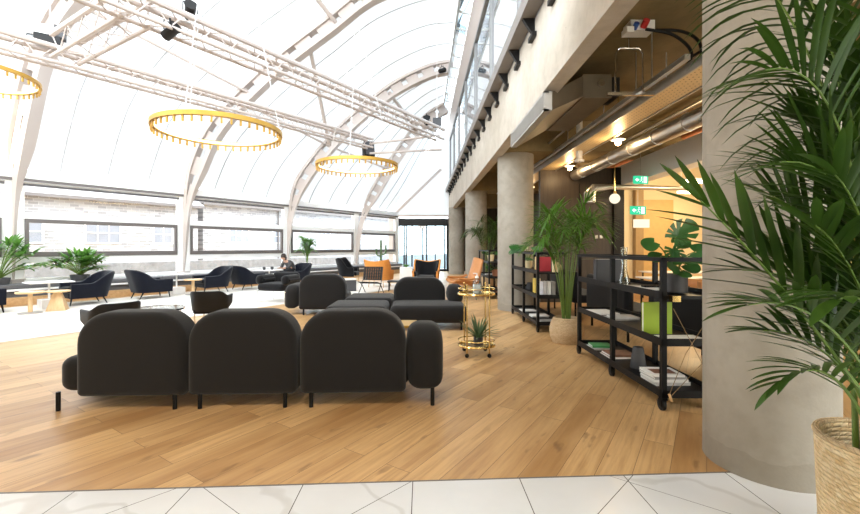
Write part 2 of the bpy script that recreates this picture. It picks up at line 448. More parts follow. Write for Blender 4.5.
# ------------------------------------------------------------------ camera, sky
cam = bpy.data.cameras.new('camera'); co = bpy.data.objects.new('camera', cam); COL.objects.link(co)
co.location = (0, 0, CAMZ); co.rotation_euler = (R(90), 0, 0)
cam.sensor_width = 36; cam.lens = F/860*36; cam.shift_x = 8/860; cam.shift_y = -10/860; cam.clip_end = 300; cam.clip_start = .05
sc.camera = co
w = bpy.data.worlds.new('sky'); sc.world = w; w.use_nodes = True
bg = w.node_tree.nodes['Background']; bg.inputs[0].default_value = (.90, .96, 1.0, 1); bg.inputs[1].default_value = 6.5
sc.view_settings.view_transform = 'Standard'; sc.view_settings.look = 'None'; sc.view_settings.gamma = 1.0
sc.view_settings.use_curve_mapping = False; sc.view_settings.exposure = 0.42
sc.cycles.max_bounces = 8; sc.cycles.diffuse_bounces = 4; sc.cycles.transparent_max_bounces = 16
sc.cycles.use_denoising = True; sc.cycles.sample_clamp_indirect = 6
sc.cycles.caustics_reflective = False; sc.cycles.caustics_refractive = False

# ------------------------------------------------------------------ floor
def edge(x): return 2.5 + .0515*x                       # where the timber meets the tiles
fl = MB(); xl, xr = -17.0, 10.0
fl.add([(xl, edge(xl), 0), (xr, edge(xr), 0), (xr, 26, 0), (xl, 26, 0)], [(0,1,2,3)])
struct(fl.build('floor', M['floor'], smooth=False))
tl = MB(); tl.add([(xl, -5, 0), (xr, -5, 0), (xr, edge(xr), 0), (xl, edge(xl), 0)], [(0,1,2,3)])
struct(tl.build('floor_tiles', M['tile'], smooth=False))
st = MB(); st.bar((xl, edge(xl), .001), (xr, edge(xr), .001), .008, .004); struct(st.build('trim_1', M['darkframe'], smooth=False))
rg = MB(); rg.box(-1.5, 12.5, -13.25, -8.52, 0.0, .012, MW)
tag(rg.build('area_rug', M['rug'], smooth=False), 'large cream rug under the armchairs along the window wall', 'rug')

q = MB(); q.box(-17, 1.57, -5.2, 4.0, 4.12, 4.4); struct(q.build('ceiling_entrance', M['soffit'], smooth=False))  # unseen entrance ceiling and the walls below, added to darken the near area
q = MB(); q.box(-17, 12, -5.4, -5.2, 0, 4.4); struct(q.build('wall_front', M['warmwall'], smooth=False))
q = MB(); q.box(-17.2, -17, -5.4, 4.0, 0, 4.4); struct(q.build('wall_entrance', M['warmwall'], smooth=False))
# ------------------------------------------------------------------ window wall
TP = [2.87+4.1*k for k in range(-2, 4)]
TE = 18.45; SW = -14.3
wl = MB(MW)
wl.box(TP[0], TE, SW-.12, SW+.06, 0, .56)
wl.box(TP[0], TE, SW-.2, SW+.10, 3.13, 3.34)
for t in TP: wl.box(t-.16, t+.16, SW-.1, SW+.08, .56, 3.13)
wl.box(TE-.14, TE+.1, SW-.1, SW+.08, .56, 3.13)
struct(wl.build('wall_left', M['frame'], smooth=False))
gt = MB(MW); gt.box(TP[0], TE, SW+.06, SW+.12, 3.06, 3.13); struct(gt.build('trim_2', M['darkframe'], smooth=False))
for i in range(len(TP)):
    a = TP[i]+.16; b = (TP[i+1]-.16) if i+1 < len(TP) else TE-.14
    root = struct(empty('window_%d' % (i+1), (0, 0, 0)))
    q = MB(MW)
    q.box(a, b, SW-.04, SW+.05, 2.12, 2.28); q.box(a, b, SW-.04, SW+.05, 1.0, 1.15)
    q.box(a, b, SW-.04, SW+.03, .56, .60); q.box(a, b, SW-.02, SW+.02, 2.98, 3.06)
    q.box(a, a+.05, SW-.03, SW+.03, .6, 3.0); q.box(b-.05, b, SW-.03, SW+.03, .6, 3.0)
    q.build('window_frame', M['frame'], root, smooth=False)
    q = MB(MW)
    q.box(a+.05, b-.05, SW-.03, SW+.07, 2.02, 2.12); q.box(a+.05, b-.05, SW-.03, SW+.07, 1.15, 1.28)
    q.box(a+.05, a+.13, SW-.03, SW+.07, 1.28, 2.02); q.box(b-.13, b-.05, SW-.03, SW+.07, 1.28, 2.02)
    q.build('opening_sash', M['darkframe'], root, smooth=False)
    q = MB(MW); q.tube([(a, SW+.05, 2.98), (b, SW+.05, 2.98)], .03); q.build('blind_roll', M['greyfab'], root)
    q = MB(MW)
    for z0, z1 in ((2.28, 2.98), (1.28, 2.02), (.6, 1.0)): q.add([(a, SW, z0), (b, SW, z0), (b, SW, z1), (a, SW, z1)], [(0,1,2,3)])
    q.build('pane', M['glass'], root, smooth=False)
# bench under the windows
bn = empty('window_bench', (0, 0, 0)); tag(bn, 'long grey upholstered bench on an oak plinth under the windows', 'bench')
t0, t1 = -2.0, TE-.2
q = MB(MW); q.box(t0, t1, SW+.07, -13.68, 0, .19); q.build('plinth', M['plinth'], bn, smooth=False)
q = MB(MW); q.box(t0, t1, SW+.07, -13.74, .19, .34); q.build('base', M['greyfab'], bn, smooth=False)
q = MB(MW); q.box(t0, t1, SW+.07, -13.66, .34, .385); q.build('ledge', M['whitewall'], bn, smooth=False)
for i in range(5):
    a = t0+(t1-t0)*i/5; b = t0+(t1-t0)*(i+1)/5
    q = MB(MW); q.rbox(a+.01, b-.01, SW+.08, -13.70, .385, .50, .035); q.build('seat_cushion', M['greyfab'], bn)

# ------------------------------------------------------------------ outside
og = MB(); og.add([(-90, -20, -.35), (-1.9, -20, -.35), (-1.9, 90, -.35), (-90, 90, -.35)], [(0,1,2,3)])
# keep the street outside the room
og = MB(MW); og.add([(-40, -70, -.35), (70, -70, -.35), (70, SW-.2, -.35), (-40, SW-.2, -.35)], [(0,1,2,3)])
struct(og.build('ground', M['asphalt'], smooth=False))
def house(t0, t1, s, h, wins, label, roofh, name='stone_building'):
    root = empty(name, P(t0, s, -.35), WANG); tag(root, label, 'building')
    L = t1-t0; H = h+.35
    q = MB(); q.box(0, L, .0, 6.0, 0, H); q.build('wall', M['stone'], root, smooth=False)
    q = MB(); q.add([(-.2,-.35,H),(L+.2,-.35,H),(L+.2,6.3,H),(-.2,6.3,H),(-.2,3,H+roofh),(L+.2,3,H+roofh)], [(0,1,5,4),(2,3,4,5),(0,4,3),(1,2,5),(0,3,2,1)])
    q.build('roof', M['slateroof'], root, smooth=False)
    q = MB(); q.box(-.2, L+.2, -.45, -.33, H-.12, H+.02); q.build('gutter', M['darkframe'], root, smooth=False)
    for x, z, ww, hh in wins:
        f = MB(); f.box(x-.06, x+ww+.06, -.05, .02, z-.06+.35, z+.35); f.box(x-.06, x+ww+.06, -.05, .02, z+hh+.35, z+hh+.41)
        f.box(x-.06, x, -.05, .02, z+.35, z+hh+.35); f.box(x+ww, x+ww+.06, -.05, .02, z+.35, z+hh+.35)
        for kx in (1/3, 2/3): f.box(x+ww*kx-.02, x+ww*kx+.02, -.05, .02, z+.35, z+hh+.35)
        f.box(x, x+ww, -.05, .02, z+hh*.5+.33, z+hh*.5+.37)
        fo = f.build('window', M['whitewall'], root, smooth=False)
        g = MB(); g.box(x, x+ww, -.02, .01, z+.35, z+hh+.35); g.build('window_glass', M['outglass'], fo, smooth=False)
    q = MB(); q.tube([(L*.27, -.1, 0), (L*.27, -.1, H)], .05); q.build('downpipe', M['darkframe'], root)
    return root
house(2.0, 12.0, -23.0, 3.6, [(2.2,1.6,1.3,.9), (5.0,1.6,1.3,.9), (7.8,1.6,1.3,.9)], 'pale stone building with barred windows seen through the left windows', 1.6)
house(12.6, 31.0, -23.6, 3.9, [(1.6,1.7,1.2,.8), (4.6,1.7,1.2,.8), (8.4,1.7,1.2,.8), (12.4,1.7,1.2,.8)], 'longer pale stone building with higher eaves beyond the middle windows', 1.8)
gw = MB(MW); gw.box(-6, 40, -18.2, -17.9, -.35, .82); tag(gw.build('garden_wall', M['bluestone'], smooth=False), 'low grey stone wall outside, seen through the lower panes', 'wall')

def smooth01(x): x = max(0, min(1, x)); return x*x*(3-2*x)
# ------------------------------------------------------------------ roof arches and membrane
ARCH = [
 (3.9, [(-14.6,.5),(-14.4,3.2),(-13.9,5.6),(-12.6,8.0),(-10.0,10.6),(-5.5,12.6),(-1.5,13.2),(1.2,13.0)]),
 (7.03, [(-12.5,.5),(-12.3,3.2),(-11.8,5.6),(-10.5,8.0),(-8.0,10.4),(-4.5,12.2),(-1.0,12.6),(1.2,12.3)]),
 (10.42,[(-10.19,.5),(-10.1,3.07),(-9.7,5.3),(-9.4,6.3),(-8.68,7.55),(-6.5,9.8),(-3.5,11.2),(-.5,11.6),(1.2,11.3)]),
 (13.8, [(-7.89,.5),(-7.72,2.6),(-7.33,4.0),(-6.63,5.4),(-5.0,7.08),(-3.04,8.6),(-1.65,9.65),(0,10.2),(1.2,10.1)]),
 (17.2, [(-5.58,.5),(-5.35,2.6),(-4.81,4.16),(-3.22,6.1),(-1.36,7.67),(.2,8.5),(1.2,8.75)]),
 (20.58,[(-3.27,.5),(-2.85,2.8),(-1.87,4.7),(-.6,6.6),(.4,7.7),(1.2,8.2)]),
 (24.0, [(-1.55,3.1),(-.6,4.6),(.2,6.2),(.8,7.4),(1.2,8.0)]),
]
def resample(pts, n):
    L = [0.0]
    for a, b in zip(pts, pts[1:]): L.append(L[-1]+(b-a).length)
    out = []; j = 0
    for i in range(n):
        d = L[-1]*i/(n-1)
        while j < len(L)-2 and L[j+1] < d: j += 1
        out.append(pts[j].lerp(pts[j+1], (d-L[j])/max(L[j+1]-L[j], 1e-9)))
    return out
CUR = []; ROOFC = []
for Y, pts in ARCH:
    c = crom([(x, Y, z) for x, z in pts], 8); CUR.append(c)
    up = [p for p in c if p.z > 3.2]
    ROOFC.append(resample(up, 33))
def offs(c, i, d):
    a = c[max(i-1, 0)]; b = c[min(i+1, len(c)-1)]; t = (b-a).normalized()
    return c[i] + Vector((-t.z, 0, t.x))*d
rows = []
for j in range(len(ROOFC)-1):
    A = [offs(ROOFC[j], i, .34) for i in range(33)]; B = [offs(ROOFC[j+1], i, .34) for i in range(33)]
    for k in range(8):
        u = k/8; sag = -.22*math.sin(PI*u)
        rows.append([A[i].lerp(B[i], u) + Vector((.5, 0, -.6)).normalized()*(-sag*.0) + Vector((0, 0, sag*math.sin(PI*i/32))) for i in range(33)])
rows.append([offs(ROOFC[-1], i, .34) for i in range(33)])
mb = MB(); mb.grid(rows); roof = struct(mb.build('ceiling', M['membrane'], angle=80))
# seams welded in the fabric
sm = MB()
for j in range(len(ROOFC)-1):
    for k in (2, 4, 6):
        sm.tube([p+Vector((.02, 0, -.03)) for p in rows[j*8+k]], .017, 5)
sm.build('seam', plain('fabric seam', (.42, .42, .43), .7), roof)
alabel = ['leftmost white roof arch rising by the left edge of the photo', 'white roof arch rising behind the large ring chandelier', 'white roof arch with the spotlight at its upper right end', 'farthest white roof arch near the glass doors']
for j in range(2, 6):
    root = empty('roof_arch', (CUR[j][0].x, CUR[j][0].y, .5)); tag(root, alabel[j-2], 'arch', 'white curved roof arches')
    base = Vector(root.location); c = resample(CUR[j], 50)
    for nm, d, hw, th in (('outer_flange', .22, .16, .10), ('inner_flange', -.20, .17, .13)):
        q = MB(T(*(-base)))
        rows2 = []
        for i in range(50):
            f = .3+.7*smooth01((c[i].z-2.6)/1.6)
            p = offs(c, i, d*f); p2 = offs(c, i, d*f+th); hw_ = hw*(.4+.6*(f-.3)/.7)
            rows2.append([p+Vector((0,-hw_,0)), p+Vector((0,hw_,0)), p2+Vector((0,hw_,0)), p2+Vector((0,-hw_,0))])
        q.grid(rows2, close=True); n = len(q.v); q.f += [(0,1,2,3), (n-1,n-2,n-3,n-4)]
        q.build(nm, M['white'], root, angle=30)
    for i in range(2, 49, 3):
        f = .3+.7*smooth01((c[i].z-2.6)/1.6); q = MB(T(*(-base)))
        i2 = min(49, i+2); q.add([offs(c,i,-.12*f)+Vector((0,-.06,0)),offs(c,i2,-.12*f)+Vector((0,-.06,0)),offs(c,i2,.27*f)+Vector((0,-.06,0)),offs(c,i,.27*f)+Vector((0,-.06,0)),offs(c,i,-.12*f)+Vector((0,.06,0)),offs(c,i2,-.12*f)+Vector((0,.06,0)),offs(c,i2,.27*f)+Vector((0,.06,0)),offs(c,i,.27*f)+Vector((0,.06,0))], [(0,3,2,1),(4,5,6,7),(0,1,5,4),(1,2,6,5),(2,3,7,6),(3,0,4,7)])
        q.build('web', M['white'], root, smooth=False)
    # foot plate on the bench wall
    q = MB(T(*(-base))); p = c[0]; q.cbox((p.x, p.y, .55), (.3, .36, .1)); q.build('foot', M['white'], root, smooth=False)
# purlins between the arches
pn = 0
plab = {(2, .30): 'low white roof tie rod left of the large ring chandelier', (2, .62): 'upper white roof tie near the top left of the photo',
        (3, .30): 'low white roof tie behind the large ring chandelier', (3, .55): 'white roof strut crossing behind the long truss',
        (4, .34): 'white roof tie above the far ring chandelier', (4, .70): 'white roof strut near the spotlight'}
for (j, u), lb in plab.items():
    i = int(u*32); a = offs(ROOFC[j], i, .05); b = offs(ROOFC[j+1], min(32, i+1), .05)
    if u in (.55,): b = offs(ROOFC[j+1], 10, .05)
    q = MB(T(*(-a))); q.tube([a, b], .045 if u < .5 else .07); o = q.build('roof_tie', M['white']); o.location = a
    tag(o, lb, 'tie', 'roof ties between arches')

# ------------------------------------------------------------------ lighting trusses
def truss(a, b, w, label, name='lighting_truss'):
    a = Vector(a); b = Vector(b); L = (b-a).length; d = (b-a).normalized()
    root = empty(name, a, math.atan2(d.y, d.x)); tag(root, label, 'truss', 'white lattice trusses')
    h = w/2
    for y, z, r in ((-h, -h, .038), (h, -h, .038), (-h, h, .055), (h, h, .055)):
        q = MB(); q.tube([(0, y, z), (L, y, z)], r, 8); q.build('chord', M['white'], root)
    q = MB(); n = int(L/(w*.8)); st = L/n
    for k in range(n):
        x0 = k*st; x1 = x0+st; s = 1 if k % 2 else -1
        for y in (-h, h): q.tube([(x0, y, -h*s), (x1, y, h*s)], .011, 5)
        for z in (-h, h): q.tube([(x0, -h*s, z), (x1, h*s, z)], .011, 5)
    q.build('lacing', M['white'], root); return root
tA = Vector((.61, 14.2, 5.2)); tB = Vector((-5.6, 5.1, 5.2))
truss(tB, tA, .32, 'long white lattice truss from the top left to the upper glazed wall')
tC = Vector((-10.0, 4.9, 5.2)); tD = Vector((-1.92, 15.4, 5.2))
truss(tC, tD, .30, 'second long white lattice truss passing above the ring chandeliers')
truss((-6.95, 8.15, 5.25), (-4.55, 6.7, 5.25), .42, 'short white cross truss joining the two long trusses at upper left')
for a, b, lb in ((tD, tA, 'upper thin white tie from the truss end to the glazed wall'), (tD+Vector((0,0,-.35)), tA+Vector((.1,.8,-.3)), 'lower thin white tie from the truss end to the glazed wall')):
    q = MB(T(*(-a))); q.tube([a, b], .04); o = q.build('roof_tie', M['white']); o.location = a; tag(o, lb, 'tie', 'roof ties between arches')
# suspension cables and equipment
def cable(a, b, label):
    a = Vector(a); q = MB(); q.tube([(0,0,0), Vector(b)-a], .008, 5); o = q.build('suspension_cable', M['steel']); o.location = a
    tag(o, label, 'cable', 'truss suspension cables')
cable((-7.4, 8.3, 5.4), (-7.4, 8.4, 9.6), 'steel cable holding the truss above the black projector')
cable((.5, 14.05, 5.8), (.5, 14.05, 9.0), 'steel cable with hoist at the right end of the long truss')
cable((-2.0, 15.7, 5.75), (-2.0, 15.7, 7.9), 'steel cable above the hanging black loudspeaker')
def fixture(loc, rz, label):
    root = empty('stage_light', loc, rz); tag(root, label, 'light', 'stage lights on the trusses')
    q = MB(); q.lathe([(.06,-.14),(.085,-.12),(.09,.1),(.11,.16)], 14, RX(65)); q.build('can', M['black'], root)
    q = MB(); q.lathe([(.1,.15),(.01,.15)], 14, RX(65)); q.build('lens', M['smoke'], root)
    q = MB(); q.tube([(-.11,0,0),(-.11,0,.16),(.11,0,.16),(.11,0,0)], .012, 6); q.tube([(0,0,.16),(0,0,.24)], .015); q.build('yoke', M['black'], root)
    return root
f0 = fixture((-4.05, 7.3, 5.5), .6, 'black stage light on the long truss at the top edge of the photo')
dup(f0, (-4.25, 7.05, 5.02), 1.2, 'black stage light on the long truss, just right of the topmost one')
dup(f0, (.8, 16.95, 8.55), 2.2, 'black spotlight at the upper right end of the arch by the glazed wall')
dup(f0, (.15, 13.6, 5.5), 0, 'small black light at the right end of the long truss')
pr = empty('projector', (-7.4, 8.35, 5.42), .6); tag(pr, 'black projector on the truss at upper left', 'projector')
q = MB(); q.box(-.25,.15,-.15,.15,.0,.16); q.build('body', M['black'], pr, smooth=False)
q = MB(); q.box(.05,.22,-.11,.11,.16,.40); q.build('cooling_box', M['slate'], pr, smooth=False)
q = MB(); q.lathe([(.07,0),(.08,.1),(.06,.12)], 14, T(-.25,0,.08) @ RY(-90)); q.build('lens', M['smoke'], pr)
cb = MB(); cb.box(-.16,.16,-.05,.05,0,.24); o = cb.build('control_box', M['whitewall'], smooth=False); o.location = (-9.15, 10.02, 6.5); o.rotation_euler = (0,0,.4); tag(o, 'small white control box on the arch above the projector', 'box')
for k in (0, 1):
    q = MB(); q.box(-.10+.12*k, -.01+.12*k, -.055, -.05, .05, .19); q.build('display', M['greycov'], o, smooth=False)
ls = empty('loudspeaker', (-2.0, 15.75, 4.75), .4); tag(ls, 'black loudspeaker hanging above the far ring chandelier', 'speaker')
q = MB(); q.pillow(.40, .62, .36, (.05,)*4, .04, 0, RX(-14)); q.build('cabinet', M['black'], ls)
q = MB(); q.box(-.16,.16,-.21,-.185,.05,.58, RX(-14)); q.build('grille', M['slate'], ls, smooth=False)
q = MB(); q.tube([(-.16,.12,.6),(0,.05,1.0),(.16,.12,.6)], .015); q.build('bracket', M['whitewall'], ls)
hb = empty('chain_hoist', (.5, 14.05, 5.42), 0); tag(hb, 'small dark chain hoist above the right end of the truss', 'hoist')
q = MB(); q.box(-.14,.14,-.1,.1,0,.3); q.build('motor', M['slate'], hb, smooth=False)
q = MB(); q.tube([(0,0,.3),(0,0,.45)], .03); q.build('hook', M['steel'], hb)

# ------------------------------------------------------------------ ring chandeliers
def chandelier(c, topz, label):
    root = empty('ring_chandelier', c); tag(root, label, 'chandelier', 'gold ring chandeliers')
    q = MB(); ro, ri = 1.0, .94
    q.lathe([(ri,-.03),(ro,-.03),(ro,.04),(ri,.04),(ri,-.03)], 72); q.build('ring', M['gold'], root, angle=30)
    q = MB(); q.lathe([(ri-.003,-.01),(ri-.003,.025),(ri-.012,.025),(ri-.012,-.01),(ri-.003,-.01)], 72); q.build('light_strip', M['led'], root)
    r0 = None
    for k in range(46):
        a = 2*PI*k/46
        if r0 is None:
            q = MB(); q.box(-.013,.013,-.013,.013,-.12,-.028); r0 = q.build('pendant_rod', M['gold'], root, smooth=False); o = r0
        else: o = r0.copy(); COL.objects.link(o); o.parent = root
        o.location = (.97*math.cos(a), .97*math.sin(a), 0); o.rotation_euler = (0,0,a)
    for k in range(3):
        a = 2*PI*k/3+.5; q = MB(); q.tube([(.98*math.cos(a), .98*math.sin(a), .04), (0, 0, topz-c[2])], .005, 5); q.build('wire', M['steel'], root)
    return root
chandelier((-3.39, 7.0, 3.34), 8.6, 'largest gold ring chandelier, hanging above the navy armchairs')
chandelier((-1.58, 10.2, 3.38), 6.9, 'smaller gold ring chandelier in the middle of the hall, farther away')
chandelier((-8.65, 8.04, 4.7), 6.9, 'gold ring chandelier cut by the left edge of the photo')
# linear led on the left arch
o = MB(); o.bar((-10.05, 10.2, 3.35), (-9.78, 10.2, 4.85), .05, .05); tag(o.build('strip_light', M['ledwhite'], smooth=False), 'glowing strip light mounted on the leftmost arch', 'light')

# ------------------------------------------------------------------ concrete side
XB = 1.57
q = MB(); q.box(XB, XB+.2, -1.0, 24.6, 3.41, 4.55); struct(q.build('wall_right', M['beam'], smooth=False))
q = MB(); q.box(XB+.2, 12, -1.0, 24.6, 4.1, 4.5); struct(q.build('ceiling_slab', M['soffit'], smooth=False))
COLX = [(2.244, 2.72, .35), (2.10, 9.4, .395), (2.02, 15.6, .40), (1.80, 21.8, .40)]
clab = ['nearest concrete column, behind the big basket palm', 'second concrete column, between the black shelf trolleys', 'third concrete column, behind the tan lounge chair', 'farthest concrete column beside the glass doors']
for (x, y, r), lb in zip(COLX, clab):
    q = MB(); q.lathe([(r, 0), (r, 4.1)] if y < 5 else [(r, 0), (r, 3.45)], 48); o = q.build('concrete_column', M['concrete']); o.location = (x, y, 0)
    tag(o, lb, 'column', 'round concrete columns')
    if y > 5:
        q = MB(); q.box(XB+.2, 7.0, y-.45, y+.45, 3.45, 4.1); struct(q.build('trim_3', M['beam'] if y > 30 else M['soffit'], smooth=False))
# ledge with brackets, upper glazed wall
q = MB(); q.box(XB-.2, XB, -1, 24.6, 4.58, 4.64); q.box(XB-.2, XB-.17, -1, 24.6, 4.64, 4.78); lg = struct(q.build('trim_4', plain('grey steel ledge', (.20, .18, .165), .5), smooth=False))
for k in range(22):
    y = 4.0+k*.92
    q = MB(); q.add([(XB-.17,y-.03,4.58),(XB,y-.03,4.58),(XB,y-.03,4.32),(XB-.17,y+.03,4.58),(XB,y+.03,4.58),(XB,y+.03,4.32)], [(0,1,2),(5,4,3),(0,3,4,1),(1,4,5,2),(2,5,3,0)])
    q.box(XB-.06, XB, y-.12, y+.12, 4.30, 4.36); q.build('bracket', M['dark'], lg, smooth=False)
q = MB()
for a_, b_ in zip(ROOFC, ROOFC[1:]):
    A, B = a_[-1]+Vector((0,0,.34)), b_[-1]+Vector((0,0,.34)); q.add([(1.2,A.y,8.42),(1.2,B.y,8.42),(1.2,B.y,max(8.43,B.z)),(1.2,A.y,max(8.43,A.z))], [(0,1,2,3)])
struct(q.build('trim_9', M['membrane'], smooth=False))
ug = struct(empty('window_7', (0, 0, 0)))
q = MB(); X = XB+.06
q.box(X-.04, X+.06, -1, 24.3, 4.55, 4.66); q.box(X-.05, X+.06, -1, 24.3, 7.55, 7.66)
for k in range(9): q.box(X-.05, X+.05, 1.2+2.85*k, 1.27+2.85*k, 4.6, 7.6)
q.build('mullion', plain('grey aluminium', (.22, .22, .22), .4, .3), ug, smooth=False)
q = MB(); q.add([(X, -1, 4.6), (X, 24.3, 4.6), (X, 24.3, 7.6), (X, -1, 7.6)], [(0,1,2,3)]); q.build('pane', M['uglass'], ug, smooth=False)
q = MB(); q.add([(X-.02,-1,7.66),(X-.02,24.3,7.66),(X-.2,24.3,8.3),(X-.2,-1,8.3),(X+.06,-1,7.66),(X+.06,24.3,7.66),(X-.1,24.3,8.36),(X-.1,-1,8.36)],
                [(3,2,1,0),(4,5,6,7),(0,1,5,4),(2,3,7,6)]); q.build('head_panel', M['white'], ug, smooth=False)
q = MB(); q.add([(X-.2,2,8.34),(X-.2,24.3,8.34),(X-.55,24.3,8.42),(X-.55,2,8.42)], [(0,1,2,3)]); q.build('rooflight', M['rooflight'], ug, smooth=False)
q = MB()
for k in range(24): q.bar((X-.18, 2+.95*k, 8.33), (X-.56, 2+.95*k, 8.41), .05, .04)
q.bar((X-.56,2,8.42),(X-.56,24.3,8.42),.06,.08); q.build('glazing_bar', M['steel'], ug, smooth=False)

# end wall and glass doors
EY = 24.3
q = MB(); q.add([(-1.9, EY, 3.15), (XB+.3, EY, 3.15), (XB+.3, EY, 8.6), (1.2, EY, 8.4), (.8, EY, 7.8), (.2, EY, 6.6), (-.6, EY, 5.0), (-1.9, EY, 3.3)], [tuple(range(8))])
struct(q.build('wall_back', M['membrane'], smooth=False))
q = MB(); q.bar((-1.7, EY-.1, 3.2), (1.1, EY-.1, 5.9), .12, .14); q.bar((-1.9, EY-.1, 3.2), (1.6, EY-.1, 3.2), .12, .12); struct(q.build('trim_5', M['white'], smooth=False))
q = MB(); q.box(-1.95, -1.5, EY, EY+.1, 0, 3.15); q.box(1.5, 1.9, EY, EY+.1, 0, 3.15); struct(q.build('wall_back_piers', M['white'], smooth=False))
q = MB(); q.box(2.3, 12, EY-.1, EY+.1, 0, 4.1); struct(q.build('wall_back_office', M['darkwood'], smooth=False))
q = MB(); q.box(5.0, 5.15, 13.6, EY, 0, 4.1); struct(q.build('wall_inner', M['darkwood'], smooth=False))
dr = struct(empty('door_1', (0, EY, 0)))
q = MB(); q.box(-1.5, 1.5, -.1, .1, 2.62, 3.05)
for x in (-1.5, -1.08, -.96, .0, .22, 1.28, 1.42): q.box(x, x+.09, -.1, .1, 0, 2.7)
q.box(-.62, -.54, -.1, .1, .0, 2.62); q.box(.74, .80, -.1, .1, 0, 2.62)
q.box(-1.5, 1.5, -.1, .1, 0, .12); q.build('door_frame', M['dark'], dr, smooth=False)
q = MB(); q.add([(-1.45,0,.1),(1.45,0,.1),(1.45,0,2.65),(-1.45,0,2.65)], [(0,1,2,3)]); q.build('pane', M['bluish'], dr, smooth=False)
q = MB(); q.box(-.18,.18,-.16,-.1,2.44,2.62); q.build('door_sensor', M['whitewall'], dr, smooth=False)
q = MB(MW); q.add([(TE+.02, SW-.1, 0), (TE+.02, SW+1.2, 0), (TE+.02, SW+1.2, .0)], [(0,1,2)])
sd = struct(empty('window_8', (1.58, 23.0, 0)))
q = MB(); q.box(-.06,.06,-.05,.03,0,3.1); q.box(-.06,.06,1.1,1.18,0,3.1); q.box(-.06,.06,-.05,1.18,3.0,3.1); q.build('window_frame', M['dark'], sd, smooth=False)
q = MB(); q.add([(0,0,0),(0,1.1,0),(0,1.1,3.0),(0,0,3.0)], [(0,1,2,3)]); q.build('pane', M['bluish'], sd, smooth=False)

# ------------------------------------------------------------------ services under the slab
q = empty('spiral_duct', (0, 0, 0)); tag(q, 'silver spiral ventilation duct running under the slab', 'duct')
X, Z = 3.85, 3.2
d = MB(); d.tube([(X+.9, 1.5, Z+.05), (X+.2, 4.6, Z+.05), (X, 5.6, Z), (X, 10.5, Z)], .128, 24); d.build('pipe', M['steel'], q)
r0 = None
for k in range(6):
    d = MB(); d.tube([(X, 6.0+.8*k, Z), (X, 6.06+.8*k, Z)], .138, 24); d.build('coupling', M['steel'], q)
ct = empty('cable_tray', (2.98, 0, -.27)); tag(ct, 'perforated metal cable tray above the silver duct', 'tray')
d = MB(); d.box(0,.4,3.2,16,3.62,3.63); d.build('tray_bed', M['perf'], ct, smooth=False)
d = MB(); d.box(-.02,0,3.2,16,3.6,3.72); d.box(.4,.42,3.2,16,3.6,3.72); d.build('side_rail', M['steel'], ct, smooth=False)
for k in range(7):
    for xx in (-.01, .41):
        d = MB(); d.tube([(xx,3.8+2*k,3.62),(xx,3.8+2*k,4.37)],.008,5); d.build('hanger_rod', M['steel'], ct)
lt = empty('lighting_track', (2.86, 0, 0)); tag(lt, 'thin steel lighting track left of the cable tray', 'track')
d = MB(); d.box(-.03,.03,4.5,16,3.42,3.48); d.build('rail', M['steel'], lt, smooth=False)
for k in range(4):
    d = MB(); d.tube([(0,5.2+3*k,3.48),(0,5.2+3*k,4.1)],.01,6); d.build('hanger_rod', M['steel'], lt)
bl = ['glowing bare bulb lamp under the track near the fan coil unit', 'glowing bare bulb lamp under the track by the second column', 'glowing bare bulb lamp farthest along the track']
for k, (y, lb) in enumerate(zip((7.46, 9.9, 13.4), bl)):
    b = empty('bulb_lamp', (3.5, y, 3.26)); tag(b, lb, 'lamp', 'bare bulb lamps')
    d = MB(); d.tube([(-.14,0,.11),(-.05,0,.13),(0,0,.1)], .01); d.tube([(0,0,.1),(0,0,.84)], .008); d.lathe([(.03,.04),(.035,.12)],12); d.build('holder', M['brass'], b)
    d = MB(); d.lathe([(.12,.03),(.08,.07),(.03,.08)], 18, T(0,0,.02)); d.build('lamp_shade', M['whitewall'], b)
    d = MB(); d.sphere((0,0,0), .05); d.build('bulb', M['bulb'], b)
for x, z, r_, lb in ((2.72, 3.62, .022, 'thin steel conduit left of the lighting track'), (4.25, 3.62, .03, 'steel conduit right of the silver duct under the slab'), (4.45, 3.34, .022, 'lower thin steel conduit beside the white bulkhead')):
    d = MB(); d.tube([(x, 8.0 if x < 3 else 3.0, z), (x, 10.5, z)], r_, 10); d.tube([(x, 9.0, z), (x, 9.0, 4.1)], .008, 5); tag(d.build('conduit', M['steel']), lb, 'pipe', 'steel conduits under the slab')
# fan coil unit with grille at the beam
fc = empty('fan_coil_unit', (2.35, 5.25, 3.5)); tag(fc, 'metal fan coil unit under the slab with louvred grille', 'air conditioner')
d = MB(); d.box(.0,.42,.85,2.6,.08,.42); d.build('casing', plain('brownish galvanised casing', (.20,.165,.12), .5, .4, .2, 4), fc, smooth=False)  # grey-brown casing colour, varied at random
d = MB(); d.add([(-.70,.07,-.36),(-.70,2.03,-.36),(.0,2.6,.10),(.0,.85,.10),(-.70,.07,-.13),(-.70,2.03,-.13),(.0,2.6,.40),(.0,.85,.40)], [(0,1,2,3),(7,6,5,4),(0,3,7,4),(1,5,6,2)]); d.build('duct_boot', plain('dull brown duct', (.17,.14,.10), .55, .3, .2, 4), fc, smooth=False)
d = MB(); x = -.80
for z0, z1 in ((-.37,-.345),(-.145,-.12)): d.box(x,x+.06,.05,2.05,z0,z1)
for y in (.05, 1.05, 2.01): d.box(x,x+.06,y,y+.04,-.37,-.12)
d.box(x+.06, -.70, .05, 2.05, -.365, -.125)
d.build('grille_frame', plain('grey grille', (.40,.385,.36), .5), fc, smooth=False)
d = MB()
for k in range(14): d.box(x-.004,x+.05,.07,2.03,-.335+.0138*k,-.328+.0138*k)
d.build('louvre', plain('pale louvre', (.36,.35,.33), .45), fc, smooth=False)
